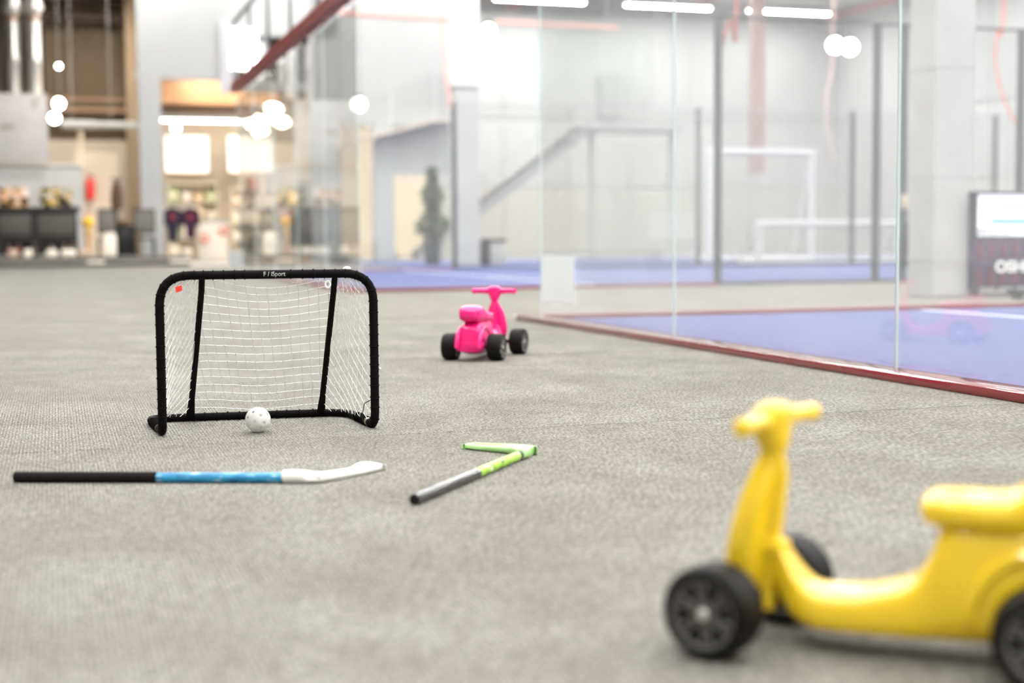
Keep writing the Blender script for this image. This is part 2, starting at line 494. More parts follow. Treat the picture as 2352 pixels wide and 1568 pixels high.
# cladding panels on the far walls, with shallow joints
for i in range(11):
    a = PT(348, 300, T1)[0] + .05 + i * 2.35
    for (z0, z1, mm) in ((0.02, 2.35, mat('warm_white_panel', (0.45, 0.442, 0.41), 0.8)), (2.4, 4.7, WHITE), (4.75, CZ - .05, GREYL)):
        MB().box(a, a + 2.31, T1 - .04, T1, z0, z1).obj('wall_panel', mm, wb, smooth=False)
for i in range(12):
    a = T0 + 1 + i * 4
    for (z0, z1, mm) in ((0.02, 2.35, MATS['warm_white_panel']), (2.4, 4.7, WHITE), (4.75, CZ - .05, GREYL)):
        MB().box(S1 - .04, S1, a, a + 3.95, z0, z1).obj('wall_panel', mm, wr, smooth=False)

# strip lamps under the ceiling
lamp0 = hthing('strip_lamp', 'white lit strip lamp hung below the hall ceiling', 'lamp', 0, 0, CZ - .62, group='strip lamps under the hall ceiling')
MB().box(-1.6, 1.6, -.16, .16, 0.02, .10).obj('housing', mat('lamp_housing', (0.75, 0.75, 0.75), 0.5), lamp0, smooth=False)
MB().add([(-1.55, -.12, .019), (1.55, -.12, .019), (1.55, .12, .019), (-1.55, .12, .019)], [(3, 2, 1, 0)]).obj('lit_diffuser', STRIP, lamp0, smooth=False)
for x in (-1.2, 1.2):
    MB().tube([(x, 0, .10), (x, 0, .62)], .008, 6).obj('hanger', GREYB, lamp0)
first = True
for i in range(8):
    for j in range(12):
        s, t = -10.5 + i * 4.6, T0 + 2.4 + j * 4.5
        if (s < -1.5 and t > 14) or s < -7: continue   # unlit end of the hall
        o = lamp0 if first else copy_tree(lamp0); first = False
        o.location = HP(s, t, CZ - .62)

# ---- glass wall of the near court (setting): kerb, panes
def glass_wall(name, label, ta, tb, joints, s, h, kerb=True, gm=GLASS, top=None):
    w = hthing(name, label, None, s, 0); w['kind'] = 'structure'
    if kerb:
        MB().cbox(0, .15, ta, tb, 0, .034, .006).obj('kerb_rail', RED, w)
    for a, b in zip(joints[:-1], joints[1:]):
        mb = MB().box(.128, .140, a + .003, b - .003, .034, h)
        mb.mi = [0, 0, 1, 1, 0, 0]
        mb.obj('glass_pane', [gm, EDGE], w, smooth=False)
    return w
tj = [PS(x, 800, 0.13)[0] for x in (1243, 1547, 2057)]
joints = sorted([tj[0], tj[1], tj[2]] + [tj[2] - 1.9 - 2.0 * i for i in range(3)])
w1 = glass_wall('wall_glass_near_court', 'clear glass back wall of the near court on a red kerb', -10.5, 0.0, joints, 0.0, 3.0)
# white end cap of the kerb
MB().cbox(0.0, .12, 0.0, .10, 0, .03, .006).obj('kerb_end', mat('white_kerb_end', (0.8, 0.8, 0.79), 0.4), w1)
w2 = glass_wall('wall_glass_middle_court', 'glass back wall of the middle court under a red rail', C2A, C2B, [C2A + .05 + 2.08 * i for i in range(6)], 0.0, 3.05, gm=GLASS2)
for nm, z, r, mm, y0 in (('top_rail', 3.22, .075, REDM, C2A - .3), ('fence_rail', 4.35, .022, DARK, C2A - .3)):
    MB().box(.10 - r, .10 + r, y0, C2B, z - r, z + r).obj(nm, mm, w2, smooth=False)
for i in range(6):
    t_ = C2A + .1 + 2.08 * i
    MB().box(.08, .12, t_ - .02, t_ + .02, 3.22, 4.35).obj('fence_post', DARK, w2, smooth=False)
for i in range(22):
    t_ = C2A + .2 + .47 * i
    MB().sphere((.10, t_, 3.22 - .09), .028, 6, 4).obj('rail_bolt', REDF, w2)
# side walls of the courts: glass near the corner, kerb, then wire fence
def side_wall(name, label, t, s_glass, s_end, posts, gm=GLASS2, red_to=4.2, zt=3.08, wire=True, rail_mat=DARK, glass=True):
    w = hthing(name, label, None, 0, t); w['kind'] = 'structure'
    MB().cbox(.0, red_to, -.05, .05, 0, .034, .006).obj('kerb_rail', REDM, w)
    MB().box(red_to, s_end, -.03, .03, 0, .04).obj('base_rail', DARK, w, smooth=False)
    if glass:
        for a, b in ((.16, s_glass / 2), (s_glass / 2, s_glass)):
            mb = MB().box(a + .003, b - .003, -.006, .006, .034, 3.0); mb.mi = [0, 0, 0, 0, 1, 1]
            mb.obj('glass_pane', [gm, EDGE], w, smooth=False)
    for p in posts:
        MB().box(p - .035, p + .035, -.035, .035, 0.03, zt).obj('fence_post', DARK, w, smooth=False)
    MB().box(s_glass, s_end, -.015, .015, zt - .03, zt).obj('top_rail', rail_mat, w, smooth=False)
    if wire:
        mb = MB()
        n = int((s_end - s_glass) / .075)
        for i in range(n):
            a = s_glass + .075 * i
            mb.box(a, a + .004, -.002, .002, .04, zt)
        for i in range(40):
            z = .06 + i * .0755
            mb.box(s_glass, s_end, -.002, .002, z, z + .004)
        o = mb.obj('wire_mesh', WIRE, w, smooth=False); o['kind'] = 'stuff'
    return w
p1648 = PT(1648, 600, C2A)[0]; p2010 = PT(2010, 600, C2A)[0]; p2345 = PT(2344, 300, C2A)[0]; p2072 = PT(2072, 600, C2A)[0]
side_wall('wall_fence_middle_court', 'glass and dark wire fence along the near side of the middle court', C2A, p1648, 20.0,
          [p1648, p2010, p2072, p2345] + [p2345 + 2 + 2 * i for i in range(4)], red_to=p1648)
p1955 = PT(1955, 560, C2B)[0]; p1043 = PT(1045, 560, C2B)[0]
side_wall('wall_fence_middle_court_rear', 'glass and dark wire fence along the rear side of the middle court', C2B, p1043, 20.0,
          [p1043, p1955, p1955 - 3.4, p1955 + 3.4], red_to=p1043, rail_mat=mat('pale_grey_rail', (0.40, 0.41, 0.41), 0.6))
side_wall('wall_glass_near_court_side', 'low red kerb and glass side wall of the near court', 0.0, 4.0, 4.05, [], gm=GLASS, red_to=20.0, zt=3.05, wire=False, glass=False)

# ---- pillars
rp = gp(2141, 682); rs, rt_, _ = st_of(rp)
pr = hstruct('pillar_right', MB().cbox(rs, rs + .42, rt_, rt_ + .40, 0.0, CZ - .45, .012), CONC, label='tall pale concrete pillar beside the drinks cooler')
for z in (0.33, 1.08, 2.05, 3.05):
    MB().box(rs - .004, rs + .424, rt_ - .004, rt_ + .404, z, z + .018).obj('joint_band', mat('joint_grey', (0.45, 0.44, 0.43), 0.8), pr, smooth=False)
ps = 5.15
pw = hstruct('pillar_white', MB().cbox(ps, ps + .5, 20.0, 20.5, 0.0, CZ - .45, .012), WHITE, label='slim white pillar behind the middle court')
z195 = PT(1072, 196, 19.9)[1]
MB().cbox(ps - .04, ps + .50, 19.94, 20.54, z195, CZ - .5, .02).obj('glow_sleeve', mat('painted_glow_white', (0.9, 0.9, 0.9), 0.5), pw)  # added sleeve, painted brighter white in place of reflected light

# ---- white partition with a tall opening (left), window band of the upper storey
TP = 28.0
sA, sB, sC, sD, sE = [PT(x, 400, TP)[0] for x in (322, 374, 716, 782, 1046)]
zH = PT(450, 182, TP)[1]
PPAINT = mat('partition_paint', (0.385, 0.385, 0.375), 0.8, noise=(1.3, 0.03))
wp = hthing('wall_partition', 'tall white partition wall with a high opening to the shop', None, 0, TP); wp['kind'] = 'structure'
MB().box(sA, sB, 0, .35, 0, CZ).obj('wall_pier', PPAINT, wp, smooth=False)
MB().box(sC, sD, 0, .35, 0, CZ).obj('wall_pier', PPAINT, wp, smooth=False)
MB().box(sB, PT(545, 150, TP)[0], 0, .35, zH, CZ).obj('wall_header', PPAINT, wp, smooth=False)
w0, w1_, wz0, wz1 = PB(612, 776, 86, 212, TP)
MB().box(PT(545, 150, TP)[0], sC, 0, .35, zH, wz0).obj('wall_header', PPAINT, wp, smooth=False)
MB().box(PT(545, 150, TP)[0], sE + .2, 0, .35, wz1, CZ).obj('wall_header', PPAINT, wp, smooth=False)
MB().box(w1_, sE + .2, 0, .35, 3.6, wz1).obj('wall_header', PPAINT, wp, smooth=False)
MB().box(PT(860, 400, TP)[0], PT(905, 400, TP)[0], 0, .35, 0, 3.6).obj('wall_pier', GREYL, wp, smooth=False)
MB().box(PT(905, 400, TP)[0], sE + .2, .1, .3, 2.3, 3.6).obj('wall_infill', PPAINT, wp, smooth=False)
wn = hthing('window_1', 'dark upper storey window band with pale painted reflection strips behind the court glass', None, 0, TP + .1); wn['kind'] = 'structure'
MB().box(PT(545, 150, TP)[0], w1_, .1, .12, wz0, wz1).obj('window_pane', GREYD, wn, smooth=False)
for x0, x1 in ((640, 656), (664, 682), (704, 722), (724, 738), (560, 578), (592, 612)):  # pale strips painted in place of reflections on the court glass
    a, b, _, _ = PB(x0, x1, 100, 200, TP)
    mb = MB()
    n = 6
    for i in range(n):
        c = a + (b - a) * (i + .5) / n
        mb.tube([(c, .05, wz0 + .1), (c, .05, wz1 - .15)], (b - a) / n * .62, 7)
    mb.obj('reflection_strip', REFL, wn)
for x in (612, 690, 760, 776):
    a = PT(x, 150, TP)[0]
    MB().box(a - .05, a + .05, .0, .1, wz0, wz1).obj('window_mullion', GREYB, wn, smooth=False)
# bright lit patch: translucent roof window beside the partition
a, b, z0, z1 = PB(527, 590, 66, 160, TP)
wn2 = hthing('window_2', 'brightly daylit window high on the partition', None, 0, TP); wn2['kind'] = 'structure'
MB().box(a, b, -.06, -.03, z0, z1).obj('window_pane', mat('daylit_pane', (1, 1, 1), 0.5, emit=(0.95, 0.98, 1.0), estr=4.0), wn2, smooth=False)
MB().box(a - .25, a, -.08, 0, z0 - .6, z1 + .2).obj('window_reveal', mat('shaded_reveal', (0.45, 0.44, 0.47), 0.7), wn2, smooth=False)

# ---- walls of the restaurant and the shop
TB = 40.0
hstruct('wall_restaurant', MB().box(-16, sA + 1.2, TB, TB + .3, 3.9, CZ), BROWN)
hstruct('wall_restaurant_low', MB().box(-16, sA + 1.2, TB - .4, TB, 0, 3.9), CREAM, label='cream lower wall behind the restaurant tables')
a, b, _, _ = PB(288, 326, 0, 270, TB - 1)
MB().box(a, b + .4, 0, .6, 0, CZ).obj('pillar_tan', TANM, None, HP(0, TB - 1), HROT, smooth=False)
bpy.data.objects['pillar_tan']['kind'] = 'structure'
tb_ = hthing('trim_1', 'brown ceiling beams above the restaurant', None, 0, TB - .6); tb_['kind'] = 'structure'
for (y0, y1, mm) in ((6, 16, mat('dark_beam', (0.06, 0.035, 0.02), 0.7)), (30, 52, MATS['dark_beam']), (225, 232, COPPER), (248, 258, COPPER)):
    a, b, z0, z1 = PB(90, 300, y0, y1, TB - .6)
    MB().box(a, b, -.2, .1, z0, z1).obj('wall_beam', mm, tb_, smooth=False)
tc_ = hthing('trim_2', 'brown beam and pale lamp strip inside the shop opening', None, 0, 33); tc_['kind'] = 'structure'
a, b, z0, z1 = PB(330, 640, 186, 240, 33)
MB().box(a, b, 0, .4, z0, z1).obj('cross_beam', COPPER, tc_, smooth=False)
a, b, z0, z1 = PB(330, 640, 240, 262, 33)
MB().box(a, b, .1, .6, z0, z1).obj('cross_beam', MATS['dark_beam'], tc_, smooth=False)
hstruct('wall_shop', MB().box(PT(340, 400, 36.5)[0], sD + 4.5, 36.5, 36.8, 0, 6.0), CREAM)
hstruct('ceiling_shop', MB().box(sB - .2, sD + 4.0, 29.0, 36.5, 5.6, 5.7), CEIL)
for i in range(3):  # glowing panels added to brighten the shop interior
    t_ = hthing('shop_fill_panel', 'added warm fill panel on the shop ceiling', 'lamp', 1.2 + i * 1.6, 32.0, 5.45, group='added fill panels on the shop ceiling')
    MB().box(-.6, .6, -1.4, 1.4, .06, .14).obj('housing', MATS['lamp_housing'], t_, smooth=False)
    MB().box(-.55, .55, -1.35, 1.35, .03, .06).obj('lit_panel', SHOPL, t_, smooth=False)

# far wall fittings
def wall_window(name, label, x0, x1, y0, y1, t):
    a, b, z0, z1 = PB(x0, x1, y0, y1, t)
    o = hthing(name, label, None, 0, t); o['kind'] = 'structure'
    MB().box(a, b, -.10, -.06, z0, z1).obj('window_pane', mat('grey_far_pane', (0.36, 0.37, 0.36), 0.3), o, smooth=False)
    for c in (a, (a + b) / 2, b):
        MB().box(c - .04, c + .04, -.14, -.06, z0, z1).obj('window_mullion', GREYL, o, smooth=False)
    return o
wall_window('window_3', 'small grey window high on the far wall', 1380, 1416, 172, 268, T1 - .05)
wall_window('window_4', 'grey two pane window near the right pillar', 1968, 2062, 192, 254, T1 - .05)
a, b, z0, z1 = PB(1730, 1758, 85, 396, 30)
hstruct('pillar_red', MB().cbox(a, b, 30, 30.3, max(z0, 0), CZ, .02), mat('greyed_red_steel', (0.36, 0.25, 0.235), 0.7), label='faded red steel hanger beam in front of the far wall')

# ================================================================== FOREGROUND THINGS
# ---- goal
FL = gp(374, 1003); FR = gp(862, 985)
ax = (FR - FL); GW = ax.length; ax.normalize(); ay = Vector((-ax.y, ax.x, 0))
GROT = math.atan2(ax.y, ax.x)
def gl(p):
    q = p - FL
    return Vector((q.dot(ax), q.dot(ay), p.z))
RT = 0.0125
D = Vector((-0.045, 0.335, 0))
goal = thing('floorball_goal', 'small black framed goal with white cord net on the grey carpet', 'goal', FL, GROT)
GH = 0.4505
front = fillet([(-.006, .06, RT), (0, 0, RT), (0, 0, GH), (GW, 0, GH), (GW, 0, RT), (GW - .008, .06, RT)], [.035, .085, .085, .045], 8)
MB().tube(front, RT, 14).obj('front_frame', BLACKF, goal)
base = fillet([(-.006, .058, RT), (D.x, D.y, RT), (GW + D.x, D.y, RT), (GW - .008, .058, RT)], [.045, .10], 8)
MB().tube(base, RT * .94, 14).obj('base_frame', BLACKF, goal)
# bare steel ends of the base tube where the sleeve stops
def along(p, q, a, b):
    p, q = Vector(p), Vector(q); return [p + (q - p) * a, p + (q - p) * b]
MB().tube(along((-.006, .058, RT), (D.x, D.y, RT), .12, .72), RT * 1.0, 14).obj('steel_tube_end', STEEL, goal)
MB().tube(along((GW - .008, .058, RT), (GW + D.x, D.y, RT), .02, .22), RT * 1.0, 14).obj('steel_tube_end', STEEL, goal)
# lacing wound round the frame
mb = MB()
def wind(path, step, rr, start=0.0, r0=.0017, n=12):
    path = [Vector(p) for p in path]
    segs = [(path[i + 1] - path[i]).length for i in range(len(path) - 1)]
    tot = sum(segs); d = start
    while d < tot - .01:
        acc = 0
        for i, L_ in enumerate(segs):
            if acc + L_ >= d: break
            acc += L_
        u = (d - acc) / segs[i]
        c = path[i].lerp(path[i + 1], u); T = (path[i + 1] - path[i]).normalized()
        ref = Vector((0, 1, 0)) if abs(T.y) < .8 else Vector((1, 0, 0))
        A = (ref - T * ref.dot(T)).normalized(); B = T.cross(A)
        tilt = random.uniform(-.25, .25)
        if c.z > GH - .01 and .265 < c.x < .352:      # bare stretch of sleeve that carries the lettering
            d += .012; continue
        mb.tube([c + (A * math.cos(q) + B * math.sin(q)) * rr + T * (math.cos(q) * rr * tilt) for q in [2 * math.pi * k / n for k in range(n)]], r0, 5, closed=True)
        d += step * random.uniform(.8, 1.2)
wind(front, .030, RT + .0006, .09)
wind(base[8:-8], .036, RT + .0004, .02)
wind(along((-.006, .058, RT), (D.x, D.y, RT), .12, .72), .016, RT + .0012, .005, .0018)
wind(along((GW - .008, .058, RT), (GW + D.x, D.y, RT), .08, .6), .011, RT + .0012, .005, .0016)
lc_ = mb.obj('lacing', mat('black_cord', (0.004, 0.0035, 0.0035), 0.8, spec=0.1), goal); lc_['label'] = 'black cord lacing wound round the tubes'; lc_['kind'] = 'stuff'
# braces
def brace(xt, xb):
    top = Vector((xt, .004, GH)); bot = Vector((xb, D.y - .002, RT))
    k1 = Vector((xt - .002, .028, GH - .045))
    pts = fillet([top, k1, bot], .05, 5)
    n = len(pts); rr = []
    for i, p in enumerate(pts):
        w = (GH - p.z) / GH
        rr.append(.0088)
    pts = pts[:-1] + [k1.lerp(bot, u) for u in (.5, .84, .90, .955, 1.0)]
    rr = rr[:-1] + [.0088, .0090, .0105, .0122, .0128]
    return pts, rr
bL = gl(gp(437, 962, .0125)); bR = gl(gp(741, 953, .0125))
tLx = gl(on_plane(464, 640, FL, ay)).x; tRx = gl(on_plane(770, 636, FL, ay)).x
pL, rL = brace(tLx, bL.x); pR, rR = brace(tRx, bR.x)
for p_, r_ in ((pL, rL), (pR, rR)):
    MB().tube(p_, r_, 12).obj('brace', BLACKF, goal)
def at(path, w):
    """point on a brace path at relative height w (0 bottom, 1 top)"""
    z = RT + w * (GH - RT)
    for i in range(len(path) - 1):
        a, b = path[i], path[i + 1]
        if (a.z - z) * (b.z - z) <= 0 and abs(a.z - b.z) > 1e-6:
            return a.lerp(b, (z - a.z) / (b.z - a.z))
    return path[-1].copy() if w < .5 else path[0].copy()
# net
net = MB(); NR = .0009
def backp(al, w):
    a, b = at(pL, w), at(pR, w)
    p = a.lerp(b, al)
    k = math.sin(math.pi * min(max(al, 0), 1))
    p.y += .012 + .020 * k * math.sin(math.pi * w)
    p.z += -.034 * k * w ** 3 + .006 * (1 - w) * math.sin(7 * al + 1) * (1 if w > .03 else 0)
    return p
def wob(p, k=.0006):
    return p + Vector((random.uniform(-k, k), random.uniform(-k, k), random.uniform(-k, k)))
def string(pts):
    if len(pts) > 1: net.tube([wob(p) for p in pts], NR, 4, cap=False)
NROW = 17
for i in range(NROW):
    w = .055 + i * (.93 / (NROW - 1))
    string([backp(a / 24, w) for a in range(25)])
for i in range(-4, 14):
    a0 = i / 12.6
    pts = []
    for j in range(25):
        w = 1 - j / 24 * .945
        al = a0 + (.29 * (1 - a0 * .62)) * (1 - w)
        if 0 <= al <= 1: pts.append(backp(al, w))
    string(pts)
# loops that tie the net to the back bar
k = 0
while k < 26:
    a = k / 26; p0 = backp(a, .055); p1 = backp(a + 1 / 26, .055)
    q = Vector(((p0.x + p1.x) / 2, D.y, RT * 2.0))
    string([p0, q] if k % 2 else [q, p0]); k += 1
# side nets
postL = lambda w: Vector((0.006, .006, RT + w * (GH - RT))) if w < .83 else Vector((.006 + .085 * (1 - math.cos(math.asin(min(1, (w - .83) / .17)))), .006, RT + w * (GH - RT)))
def side(path, mirror):
    def P(i, w):
        p = postL(w)
        if mirror: p = Vector((GW - p.x, p.y, p.z))
        q = at(path, w)
        r = q.lerp(p, i)
        # the foot of the net follows the base tube round its corner
        cx = D.x if not mirror else GW + D.x
        k = (1 - w) ** 4 * math.sin(math.pi * i)
        r.x += (cx - r.x) * .55 * k; r.y += (D.y * .75 - r.y) * .35 * k
        r.y += .012 * math.sin(math.pi * i) * math.sin(math.pi * w)
        return r
    n = 8
    for i in range(n + 1):
        iu = .04 + .92 * i / n
        string([P(min(1, iu + .10 * (1 - w / 20) * (0.5 - iu)), .03 + .96 * w / 20) for w in range(21)])
    for j in range(-1, 22):
        w0 = j * .072
        pts = []
        for i in range(21):
            u = i / 20; w = w0 - .50 * u
            if .02 <= w <= .99: pts.append(P(.03 + .95 * u, w))
        string(pts)
side(pL, False); side(pR, True)
nt_ = net.obj('net', NETM, goal); nt_['label'] = 'white cord net tied over the frame'
# small ties, tag, lettering
mb = MB(); c = Vector((tRx - .022, .0, GH - .030))
mb.tube([c + Vector((math.cos(q) * .007, -.004, math.sin(q) * .010)) for q in [2 * math.pi * k / 12 for k in range(12)]], .0028, 6, closed=True)
mb.tube([c + Vector((-.004, 0, .008)), c + Vector((-.016, .004, .010)), c + Vector((-.030, .010, .006))], .002, 6)
mb.obj('net_tie', NETM, goal)
MB().sphere((tRx + .034, .004, GH + RT + .001), .012, 10, 6, 1, .7, .55).obj('net_tie', NETM, goal)
MB().sphere((GW + RT + .003, 0, .175), .004, 8, 5).obj('net_tie', NETM, goal)
MB().tube([(GW - RT, 0, .085), (GW - .03, .004, .075), (GW - .036, .02, .035), (GW - .034, .03, .026)], .0014, 6).obj('wire_tie', BLACKP, goal)
tg = MB(); tx = .044
tg.add([(tx, -.004, .418), (tx + .017, -.004, .424), (tx + .019, -.010, .411), (tx + .016, -.009, .408), (tx + .002, -.010, .403),
        (tx, -.002, .418), (tx + .017, -.002, .424), (tx + .019, -.008, .411), (tx + .016, -.007, .408), (tx + .002, -.008, .403)],
       [(0, 1, 2, 3, 4), (9, 8, 7, 6, 5), (0, 5, 6, 1), (1, 6, 7, 2), (2, 7, 8, 3), (3, 8, 9, 4), (4, 9, 5, 0)])
tg.obj('cloth_tag', TAGR, goal, smooth=False)['label'] = 'small red cloth tag'
def text_mesh(txt, size, bold=0.0, shear=0.0):
    cu = bpy.data.curves.new('lettering', 'FONT'); cu.body = txt; cu.size = size; cu.offset = bold; cu.shear = shear; cu.resolution_u = 3
    o = bpy.data.objects.new('lettering_source', cu); COL.objects.link(o)
    bpy.context.view_layer.update()
    me = bpy.data.meshes.new_from_object(o.evaluated_get(bpy.context.evaluated_depsgraph_get()))
    bpy.data.objects.remove(o); bpy.data.curves.remove(cu)
    bm = bmesh.new(); bm.from_mesh(me)
    bmesh.ops.triangulate(bm, faces=bm.faces[:])
    bmesh.ops.subdivide_edges(bm, edges=[e for e in bm.edges if e.calc_length() > size * .12], cuts=2)
    bm.to_mesh(me); bm.free()
    return me
me = text_mesh('F / iSport', .0175, .0002)
xs = [v.co.x for v in me.vertices]; x0_, x1_ = min(xs), max(xs)
tw0 = gl(on_plane(605, 628, FL, ay)).x; tw1 = gl(on_plane(655, 630, FL, ay)).x
for v in me.vertices:
    xx = tw0 + (v.co.x - x0_) / (x1_ - x0_) * (tw1 - tw0)
    an = v.co.y / RT - .35
    v.co = (xx, -math.cos(an) * (RT + .0006), GH + math.sin(an) * (RT + .0006))
me.materials.append(mat('pale_print', (0.40, 0.43, 0.40), 0.6))
lt = bpy.data.objects.new('lettering', me); COL.objects.link(lt); lt.parent = goal

# ---- perforated ball
BR = .036
bp_ = gp(593, 992.5) + Vector((0, .0, BR + .0005))
bm = bmesh.new(); bmesh.ops.create_icosphere(bm, subdivisions=5, radius=BR)
dirs = []
for n_, el in ((1, 90), (6, 48), (8, 12), (8, -14), (6, -48), (1, -90)):
    for j in range(n_):
        a = 2 * math.pi * (j + .35 * (el > 0) + .18) / n_
        e_ = math.radians(el)
        dirs.append(Vector((math.cos(e_) * math.cos(a), math.cos(e_) * math.sin(a), math.sin(e_))))
rot = Euler((.35, .2, .3)).to_matrix(); dirs = [rot @ d for d in dirs]
HRa = .0042
for v in bm.verts:
    for d in dirs:
        an = v.co.angle(d) * BR
        if abs(an - HRa) < .0008:
            t_ = (v.co.normalized() - d * v.co.normalized().dot(d)).normalized()
            q = HRa / BR
            v.co = (d * math.cos(q) + t_ * math.sin(q)) * BR
kill = [f for f in bm.faces if any(f.calc_center_median().angle(d) * BR < HRa for d in dirs)]
bmesh.ops.delete(bm, geom=kill, context='FACES')
me = bpy.data.meshes.new('floorball'); bm.to_mesh(me); bm.free()
me.polygons.foreach_set('use_smooth', [True] * len(me.polygons)); me.materials.append(BALLM)
ball = bpy.data.objects.new('floorball', me); COL.objects.link(ball); ball.location = bp_
so = ball.modifiers.new('wall', 'SOLIDIFY'); so.thickness = .0018; so.offset = -1
tag(ball, 'white perforated plastic ball resting in front of the goal', 'ball')

# ---- blue stick with white blade (lying across the front)
r1 = .0118
e0 = gp(34, 1107.5); e1 = gp(362, 1107.5); e2 = gp(652, 1108.5)
dirv = (e2 - e0).normalized(); L1 = (e1 - e0).length; L2 = (e2 - e0).length
st1 = thing('floorball_stick', 'child hockey stick with black grip, blue shaft and white blade', 'stick', e0, math.atan2(dirv.y, dirv.x))
MB().lathe([(.001, -.002), (r1 * .8, -.0015), (r1 * 1.05, .002), (r1 * 1.05, L1)], 18, 'x', (0, 0, r1 * 1.05)).obj('grip', mat('black_grip', (0.007, 0.005, 0.0045), 0.8, spec=0.2, bump=(300, .4, .002)), st1)
MB().lathe([(r1 * .97, L1), (r1 * .97, L2 + .03)], 18, 'x', (0, 0, r1)).obj('shaft', print_mat('blue_shaft_print', [(0.01, 0.10, 0.25), (0.015, 0.22, 0.46), (0.03, 0.32, 0.58), (0.45, 0.60, 0.72)], (28, 160, 160), .35), st1)
inv = Matrix.Rotation(-math.atan2(dirv.y, dirv.x), 4, 'Z') @ Matrix.Translation(-e0)
def l1(p): return inv @ p
WBL = mat('white_blade_plastic', (0.83, 0.82, 0.78), 0.45, sss=.15)
near = [(652, 1108), (675, 1110), (702, 1111.5), (735, 1110), (770, 1104), (805, 1097), (840, 1090), (868, 1083), (880, 1079.5), (885, 1077.5)]
far = [(652, 1086), (672, 1085), (700, 1084.5), (735, 1082), (770, 1079), (800, 1074), (814, 1067), (824, 1061), (838, 1058.5), (855, 1060), (870, 1062.5), (881, 1065.5), (887, 1069)]
bl = blade_mesh(MB(), near, far, l1, .021, .013).obj('blade', WBL, st1, angle=.9)
MB().lathe([(r1 * .9, L2 - .004), (r1 * 1.22, L2), (r1 * 1.28, L2 + .02), (r1 * 1.22, L2 + .05), (r1 * .7, L2 + .085)], 18, 'x', (0, 0, r1 * 1.22)).obj('socket', WBL, st1)
A_, B_ = resample_px(near, 26), resample_px(far, 26)
for k_ in range(3):
    pts = []
    for i in range(11, 24):
        p, q = l1(gp(*A_[i], 0)), l1(gp(*B_[i], .014)); r_ = p.lerp(q, .3 + .2 * k_); pts.append((r_.x, r_.y, (.021 - .008 * i / 25) * .93))
    MB().tube(pts, .0016, 6).obj('blade_rib', WBL, bl)

# ---- green stick
q0 = gp(952, 1160); q1 = gp(1203, 1052)
r2 = .0118
d2 = (q1 - q0).normalized(); LS = (q1 - q0).length; ang2 = math.atan2(d2.y, d2.x)
st2 = thing('floorball_stick', 'child hockey stick with glossy black shaft and pale green blade', 'stick', q0, ang2)
inv2 = Matrix.Rotation(-ang2, 4, 'Z') @ Matrix.Translation(-q0)
def l2(p): return inv2 @ p
GB = mat('gloss_black_shaft', (0.006, 0.005, 0.005), 0.25, coat=0.7)
LB = l2(gp(1092, 1098)).x
LC = l2(gp(1194, 1056)).x
MB().lathe([(r2 * .80, .004), (r2 * .86, 0), (r2, .001), (r2, LB)], 20, 'x', (0, 0, r2)).obj('shaft', GB, st2)
MB().lathe([(.0005, .003), (r2 * .8, .003), (r2 * .8, .006)], 20, 'x', (0, 0, r2)).obj('end_plug', mat('dark_plug', (0.005, 0.004, 0.004), 0.8), st2)
MB().lathe([(r2 * 1.01, LB), (r2 * 1.01, LC - .02)], 20, 'x', (0, 0, r2)).obj('shaft_print', print_mat('green_shaft_print', [(0.015, 0.015, 0.015), (0.28, 0.52, 0.04), (0.36, 0.62, 0.07), (0.85, 0.88, 0.80)], (30, 60, 60), .22), st2)
MB().lathe([(r2 * 1.01, LC - .02), (r2 * 1.01, LC)], 20, 'x', (0, 0, r2)).obj('shaft_band', GB, st2)
GBL = mat('pale_green_blade', (0.42, 0.72, 0.27), 0.4, sss=.15, coat=.2)
near = [(1063, 1029), (1068, 1032), (1092, 1035), (1120, 1038), (1150, 1041), (1172, 1044), (1190, 1051), (1203, 1054), (1218, 1049), (1227, 1044), (1232, 1040)]
far = [(1061, 1021), (1064, 1019), (1072, 1017), (1088, 1014.5), (1110, 1015.5), (1140, 1017), (1175, 1018), (1205, 1020), (1222, 1021), (1229, 1023), (1234, 1027)]
bl2 = blade_mesh(MB(), near, far, l2, .013, .021).obj('blade', GBL, st2, angle=.9)
A_, B_ = resample_px(near, 26), resample_px(far, 26)
MB().lathe([(r2 * .9, LC - .003), (r2 * 1.2, LC), (r2 * 1.25, LC + .03), (r2 * .8, LC + .05)], 18, 'x', (0, 0, r2 * 1.2)).obj('socket', GBL, st2)
for k_ in range(2):
    pts = []
    for i in range(4, 16):
        p, q = l2(gp(*A_[i], 0)), l2(gp(*B_[i], .014)); r_ = p.lerp(q, .38 + .24 * k_); pts.append((r_.x, r_.y, (.013 + .008 * i / 25) * .93))
    MB().tube(pts, .0016, 6).obj('blade_rib', GBL, bl2)

